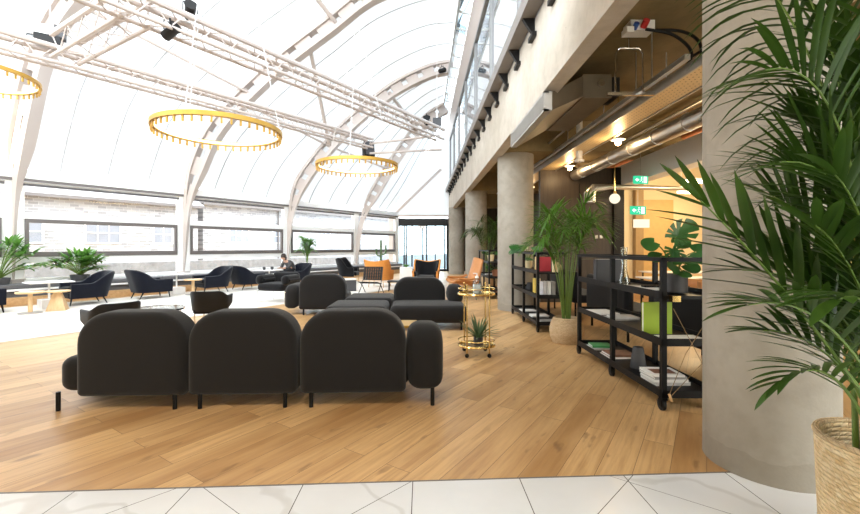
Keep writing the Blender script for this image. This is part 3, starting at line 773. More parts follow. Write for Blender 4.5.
d = MB(); d.lathe([(.05,0),(.05,.05)],14,T(.25,.85,.28)@RX(90)); d.build('valve', M['chrome'], fc)
d = MB(); d.box(.42,.56,.9,1.3,.12,.40); d.build('control_panel', M['dark'], fc, smooth=False)
sb = empty('power_socket_box', (2.58, 5.05, 4.1)); sb.scale = (.85, .85, .85); tag(sb, 'white power socket box on the soffit with red and blue sockets', 'socket box')
d = MB(); d.box(-.12,.22,-.1,.12,-.14,0); d.build('box', M['whitewall'], sb, smooth=False)
d = MB(); d.lathe([(.045,0),(.045,.1)],14,T(.06,-.1,-.1)@RX(60)); d.build('red_socket', M['redplastic'], sb)
d = MB(); d.lathe([(.035,0),(.035,.09)],14,T(-.07,-.1,-.13)@RX(60)); d.build('blue_socket', M['blueplastic'], sb)
d = MB(); d.box(-.2,-.1,-.16,.0,-.2,-.12); d.build('junction', M['whitewall'], sb, smooth=False)
for pts, lb in (([(2.75,5.05,4.02),(3.1,5.0,3.98),(3.25,4.9,3.8),(3.25,4.9,3.55),(3.05,4.9,3.42)], 'outer black cable looping from the socket box to the tray'),
                ([(2.65,4.95,3.98),(2.95,4.95,3.92),(3.12,4.9,3.75),(3.15,4.9,3.6),(3.05,5.0,3.44)], 'inner black cable looping from the socket box to the tray'),
                ([(3.05,7.6,3.55),(3.3,5.6,3.75),(3.9,4.4,4.02)], 'straight black cable running diagonally under the slab')):
    d = MB(); d.tube(crom(pts,8), .018, 7); tag(d.build('power_cable', M['black']), lb, 'cable', 'black power cables')
ph = MB(); ph.tube([(2.45,5.3,3.32),(2.45,5.3,3.85),(2.5,5.3,3.92),(2.75,5.3,3.92),(2.8,5.3,3.85),(2.8,5.3,3.32)], .012, 8); ph.tube([(2.62,5.3,3.92),(2.62,5.3,4.1)], .01); ph.box(2.35,2.95,5.28,5.32,3.32,3.36)
tag(ph.build('pipe_hanger', M['chrome']), 'steel hoop hanger below the socket box', 'hanger')
sdv = MB(); sdv.lathe([(.02,.0),(.09,.01),(.1,.05),(.06,.07),(.06,.9)], 18); o = sdv.build('smoke_detector', M['whitewall']); o.location = (3.2, 8.5, 3.12); tag(o, 'round white smoke detector under the slab', 'detector')
q = MB(); q.box(5.0, 5.35, 1.2, 13.4, 2.95, 3.45); struct(q.build('trim_6', M['whitewall'], smooth=False))
q = MB()
for x, z in ((5.15, 3.9), (5.6, 3.75)): q.tube([(x, 2, z), (x, 15.0, z)], .05, 10)
tag(q.build('ceiling_pipes', M['terracotta']), 'pair of reddish pipes high above the white bulkhead', 'pipe')

# ------------------------------------------------------------------ office beyond
q = MB(); q.box(3.0, 5.05, 10.6, 10.75, 0, 3.4); struct(q.build('wall_partition', M['darkwood'], smooth=False))
q = MB(); q.box(4.83, 5.08, 10.5, 10.6, 0, 3.4); q.box(3.98, 4.0, 10.585, 10.6, 0, 3.0); struct(q.build('trim_7', M['dark'], smooth=False))
for x, lb in ((4.42, 'left white switch plate on the dark timber wall'), (4.54, 'right white switch plate on the dark timber wall')):
    q = MB(); q.box(x-.035, x+.035, 10.585, 10.6, 1.62, 1.70); tag(q.build('switch_plate', M['whitewall'], smooth=False), lb, 'switch', 'white wall switches')
q = MB(); q.box(5.0, 12, 13.4, 13.6, 0, 4.1); struct(q.build('wall_office', M['warmwall'], smooth=False))
q = MB(); q.box(10.0, 10.2, -1, 13.6, 0, 4.1); struct(q.build('wall_office_side', M['warmwall'], smooth=False))
q = MB(); q.box(6.75, 7.0, 13.2, 13.4, 0, 4.1); q.box(9.1, 9.3, 13.2, 13.4, 0, 4.1); struct(q.build('trim_8', plain('tan pilaster', (.34,.23,.11), .6), smooth=False))
q = MB(); q.box(7.05, 8.0, 13.3, 13.4, 0, 2.9); struct(q.build('door_2', plain('ochre door', (.58,.40,.17), .6), smooth=False))
ol = ['nearest glowing linear office light', 'middle glowing linear office light', 'farthest glowing linear office light']
for (a, b), lb in zip((((6.0,8.4,3.05),(6.9,8.8,3.05)), ((6.2,9.8,2.95),(7.5,10.3,2.95)), ((7.0,11.4,2.9),(8.4,11.9,2.9))), ol):
    a = Vector(a); b = Vector(b); root = empty('linear_light', a); tag(root, lb+' beyond the white bulkhead', 'light', 'linear office lights')
    q = MB(); q.bar((0,0,0), b-a, .1, .05); q.build('tube', M['tube'], root, smooth=False)
    q = MB(); q.bar((0,0,.05), b-a+Vector((0,0,.05)), .14, .05); q.tube([(.1,.05,.07),(.1,.05,4.095-a.z)],.01,5); q.build('housing', M['whitewall'], root, smooth=False)
gl = empty('globe_lamp', (4.38, 9.5, 2.5)); tag(gl, 'round opal globe lamp hanging before the dark timber wall', 'lamp')
q = MB(); q.sphere((0,0,0), .115, 20, 12); q.build('globe', M['globe'], gl)
q = MB(); q.tube([(0,0,.11),(0,0,1.6)], .012); q.lathe([(.04,.1),(.03,.17)],12); q.build('rod', M['brass'], gl)
q = MB(); q.tube([(3.85,9.6,2.42),(3.85,9.6,2.62),(3.95,9.6,2.75),(4.3,9.6,2.78),(6.5,9.9,2.78)], [.13,.13,.10,.06,.05], 12); tag(q.build('duct_elbow', M['steel']), 'steel duct elbow turning down beside the globe lamp', 'duct')
for loc, s, lb in (((4.76, 9.1, 2.86), .85, 'upper green running man exit sign in the office'), ((6.25, 12.1, 2.46), 1.2, 'lower green running man exit sign in the office')):
    e = empty('exit_sign', loc, .15); tag(e, lb, 'sign', 'green exit signs'); e.scale = (s, s, s)
    q = MB(); q.box(-.2,.2,-.02,.02,-.1,.1); q.build('panel', M['exit'], e, smooth=False)
    q = MB(); q.box(.07,.16,-.025,-.02,-.08,.08)                      # doorway
    q.prism([(-.17,0),(-.11,.05),(-.11,.02),(-.06,.02),(-.06,-.02),(-.11,-.02),(-.11,-.05)], 0, .005, T(0,-.02,0)@RX(90))
    q.lathe([(.016,0),(.016,.005)], 10, T(.012,-.02,.06)@RX(90))
    for a, b in (((.01,.04),(.0,-.01)), ((0,-.01),(.035,-.045)), ((.035,-.045),(.03,-.08)), ((0,-.01),(-.03,-.05)), ((-.03,-.05),(-.055,-.05)), ((.01,.03),(.05,.01)), ((.01,.03),(-.03,.01))):
        q.bar((a[0],-.0225,a[1]), (b[0],-.0225,b[1]), .005, .016, up=(0,1,0))
    q.build('pictogram', M['exitw'], e, smooth=False)
    q = MB(); q.tube([(0,0,.1),(0,0,(4.1-loc[2])/s)], .006, 5); q.build('rod', M['steel'], e)
wsg = MB(); wsg.box(-.22,.22,-.03,.03,-.12,.12); o = wsg.build('hanging_sign', M['globe'], smooth=False); o.location = (6.35, 12.1, 2.08); tag(o, 'blank lit white sign hanging below the lower exit sign', 'sign')
# desks and chairs in the office
def desk(loc, L, label):
    root = empty('office_desk', loc); tag(root, label, 'desk', 'white office desks')
    q = MB(); q.box(-L/2,L/2,-.4,.4,.71,.74); q.build('desk_top', M['whitewall'], root, smooth=False)
    for sx in (-1,1):
        for sy in (-1,1):
            q = MB(); q.tube([(sx*(L/2-.1),sy*.34,0),(sx*(L/2-.1),sy*.34,.71)],.02); q.build('leg', M['blackmetal'], root)
desk((5.9, 9.0, 0), 2.2, 'white office desk nearer the shelf trolley'); desk((7.2, 11.2, 0), 2.4, 'white office desk farther back by the cream wall')
def oak_chair(loc, rz, label):
    root = empty('office_chair', loc, rz); tag(root, label, 'chair', 'tan office chairs')
    q = MB(); q.grid([[( .24*math.cos(a), .22*math.sin(a)+.02, z) for a in [PI*(.05+.9*k/10) for k in range(11)]] for z in (.60,.68,.80)])
    o = q.build('backrest', M['tan'], root); m = o.modifiers.new('thick','SOLIDIFY'); m.thickness = .02
    q = MB(); q.rbox(-.22,.22,-.22,.22,.42,.46,.018); q.build('seat', M['tan'], root)
    for sx in (-1,1):
        for sy in (-1,1):
            q = MB(); q.tube([(sx*.24,sy*.24,0),(sx*.19,sy*.18,.43)],.014); q.build('leg', M['blackmetal'], root)
    for sx in (-1,1):
        q = MB(); q.tube([(sx*.2,.17,.43),(sx*.2,.15,.66)],.012); q.build('back_post', M['blackmetal'], root)
    return root
c0 = oak_chair((5.3, 8.0, 0), 2.8, 'tan office chair left of the monstera pot'); dup(c0, (5.05, 7.25, 0), 2.6, 'tan office chair right behind the monstera pot'); dup(c0, (6.3, 10.0, 0), .3, 'tan office chair between the two white desks')
# black high backed booth behind the trolleys
def booth(loc, L, label):
    root = empty('black_bench_sofa', loc); tag(root, label, 'sofa', 'black bench sofas')
    q = MB(); q.rbox(-.0,.14,-L/2,L/2,.30,.92,.05); q.build('backrest', M['blackfab'], root)
    q = MB(); q.rbox(.14,.75,-L/2,L/2,.30,.46,.05); q.build('seat', M['blackfab'], root)
    for sx in (.08,.68):
        for sy in (-1,1):
            q = MB(); q.tube([(sx,sy*(L/2-.1),0),(sx,sy*(L/2-.1),.33)],.02); q.build('leg', M['blackmetal'], root)
    return root
b0 = booth((2.95, 4.75, 0), 1.5, 'black bench sofa standing right behind the nearest shelf trolley'); dup(b0, (2.95, 6.8, 0), 0, 'black bench sofa behind the basket palm between trolleys'); dup(b0, (2.95, 8.9, 0), 0, 'black bench sofa behind the second shelf trolley')
ot = empty('oak_cafe_table', (4.35, 5.0, 0)); tag(ot, 'pale oak cafe table glimpsed beyond the nearest shelf trolley', 'table')
q = MB(); q.rbox(-.4,.4,-.4,.4,.70,.74,.015); q.build('table_top', M['oak'], ot)
q = MB(); q.lathe([(.26,0),(.26,.015),(.03,.03),(.03,.70)],24); q.build('pedestal', M['blackmetal'], ot)

# ------------------------------------------------------------------ modular sofas
def leg(parent, x, y, h=.125, r=.018, mat='blackmetal'):
    q = MB(); q.tube([(x,y,0),(x,y,h)], r, 12); q.build('leg', M[mat], parent)
def module(x0, x1, sx0, sx1, label, group, arm=None, depth=1.05, armh=.72, arml=.88, armz=.135):
    """local: back at y 0..0.3 (outer face at y=0), seat runs to +y"""
    root = empty('sofa_module', (0,0,0)); tag(root, label, 'sofa', group)
    wd = x1-x0
    q = MB(); q.pillow(wd, .725, .30, (.05,.05,.27,.27), .065, .012, T((x0+x1)/2, .15, .115)); q.build('backrest', M['sofa'], root)
    q = MB(); q.rbox(sx0, sx1, .12, depth, .122, .42, .085, None, .012); q.build('seat', M['sofa'], root)
    if arm:
        a0, a1 = arm; w_ = a1-a0
        q = MB(); q.pillow(arml, armh-armz, w_, (.06,.06,.2,.2), .12, .008, T((a0+a1)/2, .02+arml/2, armz) @ RZ(90)); q.build('armrest', M['sofa'], root)
    ex0 = min(x0, sx0)+.10; ex1 = max(x1, sx1 if not arm else arm[1])-.10
    for x in (ex0, ex1):
        for y in (.04, depth-.12): leg(root, x, y, .16)
    return root
G1 = 'charcoal sofa modules in the front row'
G2 = 'charcoal sofa modules of the island behind'
yaw = R(2.3)
def place(o, x, y, rz, s=None):
    o.location = (x, y, 0); o.rotation_euler = (0,0,rz); return o
place(module(-.465, .455, -.72, .44, 'left charcoal sofa module of the front row, its seat reaching past the back', G1), -2.49, 3.56, yaw)
place(module(-.465, .465, -.46, .46, 'middle charcoal sofa module of the front row, seen from behind', G1), -1.56, 3.60, yaw)
place(module(-.465, .465, -.46, .50, 'right charcoal sofa module of the front row, with a rounded armrest', G1, arm=(.475, .80), arml=.50, armh=.70), -.605, 3.635, yaw)
# island: one facing away at left, two flat ones, one facing the camera at right
place(module(-.48, .48, -.46, .46, 'charcoal sofa module at the island left, back to the camera, low arm at left', G2, arm=(-.79,-.49), depth=1.05, armh=.62), -2.05, 8.55, R(1))
cm = module(-.48, .48, -.80, .5, 'charcoal sofa module at the right of the island, seat facing the camera', G2, arm=(-.79,-.50), arml=.48, armz=.38); place(cm, -.05, 7.98, PI+R(1))
def pouf(x0, x1, y0, y1, label):
    root = empty('sofa_ottoman', ((x0+x1)/2, (y0+y1)/2, 0)); tag(root, label, 'ottoman', 'flat charcoal ottomans of the island')
    w_ = (x1-x0)/2; d_ = (y1-y0)/2
    q = MB(); q.rbox(-w_, w_, -d_, d_, .122, .42, .07, None, .012); q.build('seat', M['sofa'], root)
    for sx in (-1,1):
        for sy in (-1,1): leg(root, sx*(w_-.1), sy*(d_-.1), .14)
pouf(-1.60, -.60, 6.85, 7.80, 'flat charcoal ottoman nearer the front sofa row')
pouf(-1.50, -.58, 8.0, 8.95, 'flat charcoal ottoman behind the nearer one, left of the big seat')
bt = empty('side_table', (-.27, 5.35, 0)); tag(bt, 'small brass box side table half hidden behind the right front sofa module', 'table')
q = MB(); q.box(-.2,.2,-.2,.2,.40,.43); q.build('table_top', M['gold'], bt, smooth=False)
for sx in (-1,1):
    for sy in (-1,1):
        q = MB(); q.box(sx*.185-.012,sx*.185+.012,sy*.185-.012,sy*.185+.012,0,.40); q.build('leg', M['gold'], bt, smooth=False)

# ------------------------------------------------------------------ armchairs by the window
def shell(path, ztop, zbot, th, n=25):
    """upholstered U wall: path(u)->(x,y,nx,ny), heights by u in -1..1"""
    rows = []
    for i in range(n):
        u = -1+2*i/(n-1); x, y, nx, ny, lean = path(u); zt = ztop(u); zb = zbot(u); h = th/2
        ring = []
        for (o_, z_) in ((-h, zb), (h, zb), (h, zb+(zt-zb)*.5), (h, zt-h), (h*.7, zt-h*.3), (0, zt), (-h*.7, zt-h*.3), (-h, zt-h), (-h, zb+(zt-zb)*.5)):
            k = lean*(z_-zb); ring.append(Vector((x+nx*(o_+k), y+ny*(o_+k), z_)))
        rows.append(ring)
    return rows
def ucurve(wd, dp, rad, lean):
    """U open towards +x ; back at x=-dp/2"""
    def f(u):
        L1 = dp-rad; La = PI*rad/2; L2 = wd-2*rad; tot = 2*L1+2*La+L2; s = (u+1)/2*tot
        if s < L1: return (dp/2-s, -wd/2, 0, -1, lean*.3)
        s -= L1
        if s < La:
            a = s/rad; return (-dp/2+rad-rad*math.sin(a), -wd/2+rad-rad*math.cos(a), -math.sin(a), -math.cos(a), lean*(.3+.7*math.sin(a)))
        s -= La
        if s < L2: return (-dp/2, -wd/2+rad+s, -1, 0, lean)
        s -= L2
        if s < La:
            a = s/rad; return (-dp/2+rad-rad*math.cos(a), wd/2-rad+rad*math.sin(a), -math.cos(a), math.sin(a), lean*(.3+.7*math.cos(a)))
        s -= La
        return (-dp/2+rad+s, wd/2, 0, 1, lean*.3)
    return f
def smooth01(x): x = max(0, min(1, x)); return x*x*(3-2*x)
def shellmesh(mb, *a, **k):
    r = shell(*a, **k); mb.grid(r, close=True); n = len(r[0]); N = len(mb.v)
    mb.f.append(tuple(range(N-len(r)*n+n-1, N-len(r)*n-1, -1))); mb.f.append(tuple(range(N-n, N)))
def armchair(label, group):
    root = empty('armchair', (0,0,0)); tag(root, label, 'armchair', group)
    q = MB(); uc = ucurve(.70, .74, .20, .28)
    shellmesh(q, uc, lambda u: .52+.27*smooth01((.62-abs(u))/.42), lambda u: .17, .10, n=33); q.build('backrest', M['navy'], root)
    q = MB(); q.rbox(-.32,.38,-.30,.30,.17,.30,.03); q.build('seat_base', M['navy'], root)
    q = MB(); q.rbox(-.30,.40,-.295,.295,.30,.43,.05,None,.015); q.build('seat_cushion', M['navy'], root)
    for x, y, dx in ((.32,-.28,.03),(.32,.28,.03),(-.30,-.26,-.09),(-.30,.26,-.09)):
        q = MB(); q.tube([(x+dx,y,0),(x,y,.18)],[.012,.022],8); q.build('leg', M['dark'], root)
    for a in range(3):
        for b in range(4):
            q = MB(); q.sphere((-.335-.05*a, -.21+.14*b, .50+.09*a), .013, 8, 6); q.build('button', M['navy'], root)
    return root
GA = 'navy armchairs along the window'
SA = -12.6
ac = armchair('navy armchair left of the pale tables, cut by the left edge of the photo', GA)
def atW(o, t, s, z=.012, rz=0): o.location = P(t, s, z); o.rotation_euler = (0,0,WANG+rz); return o
atW(ac, 1.98, SA)
for t, rz, lb in ((3.80, PI, 'navy armchair in front of the bushy window plants, facing left'), (5.30, .0, 'navy armchair second along the window, its tall back at left'),
                  (6.98, PI-.05, 'navy armchair facing left, right of the white pedestal table'), (8.22, .03, 'navy armchair back to back with its left neighbour, facing the person'),
                  (10.15, PI, 'navy armchair the seated person sits in')):
    c = copy_tree(ac); atW(c, t, SA, .012, rz); c['label'] = lb

# small tables by the armchairs
def pedestal(loc, L, h, label):
    root = empty('pedestal_table', loc, WANG); tag(root, label, 'table', 'white pedestal tables by the window')
    q = MB(); q.rbox(-L/2,L/2,-.3,.3,h-.025,h,.01); q.build('table_top', M['whitewall'], root)
    q = MB(); q.tube([(0,0,.2),(0,0,h-.02)],.022,12); q.build('stem', M['whitewall'], root)
    q = MB(); q.box(-.17,.17,-.17,.17,0,.2); q.build('base', M['marble'], root, smooth=False)
    return root
pedestal((-8.52, 9.55, .012), .8, .60, 'white pedestal table on a stone block, left of the first full armchair')
pedestal((-7.28, 12.4, .012), .75, .60, 'white pedestal table on a stone block, in the middle of the window wall')
pedestal((-5.3, 14.5, .012), .75, .60, 'white pedestal table before the seated person')
def oak_round(loc, label):
    root = empty('oak_side_table', loc); tag(root, label, 'table', 'pale oak side tables')
    q = MB(); q.lathe([(.23,.42),(.24,.43),(.24,.45),(.235,.455)],28); q.build('table_top', M['oak'], root)
    q = MB(); q.tube([(0,0,.02),(0,0,.42)],.04,12); q.build('stem', M['oak'], root)
    q = MB(); q.lathe([(.2,0),(.2,.015),(.05,.025)],28); q.build('base', M['greycov'], root)
    return root
o1 = oak_round((-8.2, 8.75, .012), 'round pale oak side table nearest the left edge')
dup(o1, (-6.66, 12.16, .012), 0, 'round pale oak side table beside the middle pedestal table')
dup(o1, (-4.72, 14.65, .012), 0, 'round pale oak side table before the seated person')
tr = empty('oak_side_table', (-8.02, 9.2, .012), .5); tag(tr, 'pale oak side table with a flared pyramid base', 'table', 'pale oak side tables')
q = MB(); q.lathe([(.22,.40),(.225,.41),(.225,.43)],28); q.build('table_top', M['oak'], tr)
q = MB(); q.add([(-.17,-.17,0),(.17,-.17,0),(.17,.17,0),(-.17,.17,0),(-.06,-.06,.40),(.06,-.06,.40),(.06,.06,.40),(-.06,.06,.40)], [(3,2,1,0),(4,5,6,7),(0,1,5,4),(1,2,6,5),(2,3,7,6),(3,0,4,7)]); q.build('base', M['oak'], tr, smooth=False)
q = MB(); q.box(-.1,.1,-.07,.07,0,.012); o = q.build('open_book', M['paper'], smooth=False); o.location = (-8.25, 8.72, .467); tag(o, 'small white paper on the round oak table at far left', 'paper')
for x, y, lb in ((-5.42, 14.35, 'left dark cup on the pedestal table before the person'), (-5.22, 14.55, 'right dark cup on the pedestal table before the person')):
    q = MB(); q.lathe([(.045,0),(.055,.11),(.048,.11),(.04,.01)],16); o = q.build('cup', M['slate']); o.location = (x,y,.612); tag(o, lb, 'cup', 'dark cups on a pedestal table')

# ------------------------------------------------------------------ low black shell chairs + glass table
def lowchair(label):
    root = empty('low_back_chair', (0,0,0)); tag(root, label, 'chair', 'low back black shell chairs')
    q = MB(); uc = ucurve(.50, .40, .20, .18)
    shellmesh(q, uc, lambda u: .64+.08*smooth01((.6-abs(u))/.3), lambda u: .40+.10*abs(u)**3, .035, n=33); q.build('backrest', M['dark'], root)
    q = MB(); q.rbox(-.19,.24,-.21,.21,.36,.45,.035); q.build('seat', M['blackfab'], root)
    for x, y in ((.2,-.18),(.2,.18),(-.16,-.18),(-.16,.18)):
        q = MB(); q.tube([(x,y,0),(x,y,.40)],.011,8); q.build('leg', M['chrome'], root)
    return root
lc = place(lowchair('low black shell chair right of the glass table, its back to the camera'), -3.36, 6.65, R(97))
dup(lc, (-3.88, 5.25, 0), R(150), 'low black shell chair behind the left front sofa module, only its rim showing')
gt_ = empty('glass_coffee_table', (-4.1, 6.5, 0)); tag(gt_, 'round glass coffee table with chrome legs behind the front sofas', 'table')
q = MB(); q.lathe([(.36,.44),(.365,.446),(.36,.452)],36); q.build('table_top', M['bglass'], gt_)
for k in range(3):
    a = 2*PI*k/3+.4; q = MB(); q.tube([(.3*math.cos(a),.3*math.sin(a),0),(.3*math.cos(a),.3*math.sin(a),.44)],.012,8); q.build('leg', M['chrome'], gt_)
q = MB(); q.lathe([(.37,.43),(.38,.43),(.38,.455),(.37,.455),(.37,.43)],36); q.build('rim', M['chrome'], gt_)

# ------------------------------------------------------------------ black puffy lounge chair
sl = place(empty('lounge_chair', (0,0,0)), -3.64, 10.65, R(-105)); tag(sl, 'black puffy lounge chair on thin chrome legs left of the sofa island', 'armchair')
sl.location.z = .012
q = MB(); q.rbox(-.36,.40,-.40,.40,.30,.48,.08,None,.02); q.build('seat_cushion', M['blackfab'], sl)
q = MB(); q.pillow(.74,.34,.20,(.09,)*4,.09,.03,T(-.38,0,.40)@RZ(90)@RX(12)); q.build('back_cushion', M['blackfab'], sl)
for s in (-1,1):
    q = MB(); q.pillow(.66,.25,.20,(.11,)*4,.09,.03,T(.04,s*.36,.44)); q.build('arm_cushion', M['blackfab'], sl)
    q = MB(); q.tube([(-.32,s*.38,0),(-.32,s*.38,.30),(.34,s*.38,.30),(.34,s*.38,0)],.012,8); q.build('leg_frame', M['chrome'], sl)

# ------------------------------------------------------------------ wing chairs
def wing(label, mout, min_, group=None, name='wing_chair'):
    root = empty(name, (0,0,0)); tag(root, label, 'armchair', group)
    q = MB(); uc = ucurve(.78, .60, .28, .25)
    zt = lambda u: .60+.36*smooth01((.75-abs(u))/.35) - .05*math.cos(u*PI*1.6)*(1 if abs(u) < .5 else 0)
    shellmesh(q, uc, zt, lambda u: .26+.0*abs(u), .06, n=37); q.build('shell', M[mout], root)
    uc2 = ucurve(.67, .53, .24, .25); q = MB()
    shellmesh(q, uc2, lambda u: zt(u)-.03, lambda u: .32, .055, n=37); q.build('lining', M[min_], root)
    q = MB(); q.rbox(-.24,.36,-.30,.30,.28,.44,.06); q.build('seat_cushion', M[min_], root)
    for x, y in ((.28,-.28),(.28,.28),(-.26,-.24),(-.26,.24)):
        q = MB(); q.tube([(x*1.15,y*1.15,0),(x,y,.30)],[.012,.02],8); q.build('leg', M['oak'], root)
    return root
GW = 'wing chairs in the far corner'
place(wing('orange wing chair with its back to the camera, left of the glass doors', 'orange', 'orange', GW), -1.5, 14.6, R(75))
place(wing('wing chair with orange outside and dark lining, before the glass doors', 'orange', 'blackfab', GW), .15, 14.3, R(-100))
place(wing('dark wing chair on wooden legs facing right, beside the window bench', 'blackfab', 'blackfab', GW), -2.85, 16.3, R(-5)).location.z = .012
# strap chair
sp = place(empty('strap_chair', (0,0,0)), -1.52, 12.5, R(-100)); tag(sp, 'black woven strap chair with crossed metal legs behind the ottomans', 'chair')
for s in (-1,1):
    q = MB(); q.tube(crom([(.36,s*.29,0),(.05,s*.29,.22),(-.12,s*.29,.42),(-.26,s*.29,.78)],6),.012,8); q.tube(crom([(-.34,s*.29,0),(-.1,s*.29,.2),(.12,s*.29,.33),(.34,s*.29,.38)],6),.012,8); q.build('frame', M['darkwood'], sp)
q = MB()
for k in range(9):
    u = k/8; x = -.13-.13*u; z = .42+.36*u; q.bar((x,-.30,z),(x,.30,z),.012,.034)
for k in range(8):
    y = -.25+.5*k/7; q.bar((-.125,y,.40),(-.265,y,.80),.05,.008,up=(1,0,0))
q.build('back_straps', M['dark'], sp, smooth=False)
q = MB()
for k in range(9):
    u = k/8; x = -.12+.46*u; z = .30+.08*u; q.bar((x,-.30,z),(x,.30,z),.04,.01)
for k in range(8):
    y = -.25+.5*k/7; q.bar((-.12,y,.305),(.34,y,.385),.045,.008)
q.build('seat_straps', M['dark'], sp, smooth=False)
bx = empty('box_table', (-2.32, 13.3, 0), .3); tag(bx, 'small dark box side table with a white top beside the strap chair', 'table')
q = MB(); q.box(-.2,.2,-.2,.2,0,.36); q.build('body', M['slate'], bx, smooth=False)
q = MB(); q.box(-.22,.22,-.22,.22,.36,.39); q.build('table_top', M['whitewall'], bx, smooth=False)
lt_ = empty('low_table', (-.75, 13.4, 0)); tag(lt_, 'low black table between the two orange wing chairs', 'table')
q = MB(); q.rbox(-.35,.35,-.25,.25,.28,.32,.012); q.build('table_top', M['dark'], lt_)
for sx in (-1,1):
    for sy in (-1,1): leg(lt_, sx*.3, sy*.2, .29, .014)
# tan plywood lounge chair
tc = place(empty('tan_lounge_chair', (0,0,0)), 1.06, 11.2, R(200)); tag(tc, 'tan leather lounge chair with curved back beside the bar cart', 'armchair')
q = MB(); q.grid([[(-.30-.20*v+.10*math.cos(u*1.5), (.34-.06*v)*u, .46+.66*v-.06*u*u) for u in [-1+2*k/10 for k in range(11)]] for v in [j/8 for j in range(9)]])
o = q.build('backrest', M['tan'], tc); m = o.modifiers.new('thick','SOLIDIFY'); m.thickness = .05
q = MB(); q.grid([[(-.28+.60*v, .33*u, .34+.10*v+.10*u*u*(1-.3*v)) for u in [-1+2*k/10 for k in range(11)]] for v in [j/8 for j in range(9)]])
o = q.build('seat', M['tan'], tc); m = o.modifiers.new('thick','SOLIDIFY'); m.thickness = .06
for s in (-1,1):
    q = MB(); q.tube(crom([(-.34,s*.36,.62),(-.1,s*.38,.56),(.24,s*.38,.58)],6),[.03]*13,8); q.tube([(-.22,s*.37,.57),(-.22,s*.34,.38)],.015); q.build('armrest', M['tan'], tc)
for x, y in ((.24,-.26),(.24,.26),(-.24,-.26),(-.24,.26)):
    q = MB(); q.tube([(x*1.2,y*1.15,0),(x,y,.38)],[.012,.02],8); q.build('leg', M['darkwood'], tc)
q = MB(); q.tube([(-.28,0,.36),(-.36,0,.52)], .03); q.build('back_bracket', M['darkwood'], tc)

# ------------------------------------------------------------------ brass bar cart
bc = empty('bar_cart', (.71, 5.45, 0)); tag(bc, 'round brass bar cart with two glass shelves', 'bar cart')
def oval(rx, ry, z, n=40): return [(rx*math.cos(2*PI*k/n), ry*math.sin(2*PI*k/n), z) for k in range(n)]
RXc, RYc = .235, .20
for z in (.86, .80, .195, .135):
    q = MB(); q.tube(oval(RXc, RYc, z), .007, 8, True); q.build('rail', M['brass'], bc)
for z in (.785, .12):
    q = MB(); q.lathe([(1.0, z), (1.0, z+.012)], 40, None, RXc-.006, RYc-.006); q.build('shelf', M['bglass'], bc)
    q = MB(); q.tube(oval(RXc, RYc, z+.005), .013, 8, True); q.build('shelf_rim', M['brass'], bc)
for a in (55, 125, 235, 305):
    x = RXc*math.cos(R(a))*1.05; y = RYc*math.sin(R(a))*1.05
    q = MB(); q.tube([(x,y,.055),(x,y,.91)],.009,10); q.sphere((x,y,.915),.013,10,8); q.build('post', M['brass'], bc)
    q = MB(); q.lathe([(.02,-.013),(.026,-.01),(.026,.01),(.02,.013)],14,T(x,y+.005,.026)@RX(90)); q.tube([(x,y,.026),(x,y,.06)],.009,8); q.build('caster', M['black'], bc)
bo = empty('pump_bottle', (.71, 5.40, .797)); tag(bo, 'clear pump bottle on the top of the bar cart', 'bottle')
q = MB(); q.lathe([(.055,0),(.06,.02),(.06,.13),(.05,.16),(.02,.18),(.02,.2)],20); q.build('body', M['bglass'], bo)
q = MB(); q.lathe([(.0535,.004),(.0535,.12)],20); q.build('gel', plain('clear gel', (.72,.76,.78), .2), bo)
q = MB(); q.lathe([(.024,.2),(.024,.225)],14); q.tube([(0,0,.22),(0,0,.26),(-.05,0,.262)],.007); q.build('pump', M['whitewall'], bo)

# ------------------------------------------------------------------ plants
def leaflet(mb, p, d, L, w, droop, up=Vector((0,0,1)), n=6, fold=.25):
    d = d.normalized(); pts = []; rows = []; q = Vector(p); st = L/n
    for i in range(n+1):
        t = i/n; s = d.cross(up)
        s = s.normalized() if s.length > 1e-4 else Vector((1,0,0))
        nn = s.cross(d)
        ww = w*.5*max(.02, (math.sin(PI*min(1, t*.82+.16)))**.75 if t < 1 else .02)
        rows.append([q-s*ww+nn*ww*fold, q.copy(), q+s*ww+nn*ww*fold])
        q = q+d*st; d = (d+Vector((0,0,-droop*st*(1+t)))).normalized()
    mb.grid(rows)
def frond(parent, base, ctrl, tip, n, L, w, droop, mat, ang=50, start=.3, roll=0, rs=None, stalk_r=.008, smat='stalk'):
    """rachis base->tip (quadratic), n leaflet pairs"""
    rs = rs or rnd; A, B, C = Vector(base), Vector(ctrl), Vector(tip)
    def at(t): return A*(1-t)**2+B*2*t*(1-t)+C*t*t
    def tg(t): return ((B-A)*2*(1-t)+(C-B)*2*t).normalized()
    q = MB(); pts = [at(i/14) for i in range(15)]; q.tube(pts, [stalk_r*(1-.75*i/14) for i in range(15)], 6)
    fo = q.build('frond', M[smat], parent)
    lf = MB()
    for i in range(n):
        u = (i+.5)/n; t = start+(1-start)*u; p = at(t); d = tg(t)
        side = d.cross(Vector((0,0,1)))
        side = side.normalized() if side.length > .05 else Vector((1,0,0))
        side = Matrix.Rotation(roll, 3, d) @ side
        upv = side.cross(d)
        for s in (-1, 1):
            a = R(ang*(1.12-.6*u)+rs.uniform(-6,6))
            dd = d*math.cos(a)+side*s*math.sin(a)+upv*.18
            ll = L*(.55+.45*math.sin(PI*min(1,u*.85+.18)))*rs.uniform(.88,1.08)
            leaflet(lf, p, dd, ll, w*rs.uniform(.85,1.1), droop*rs.uniform(.7,1.25))
    leaflet(lf, C, tg(1.0), L*.6, w, droop)
    lf.build('leaflets', M[mat], fo)
    return fo
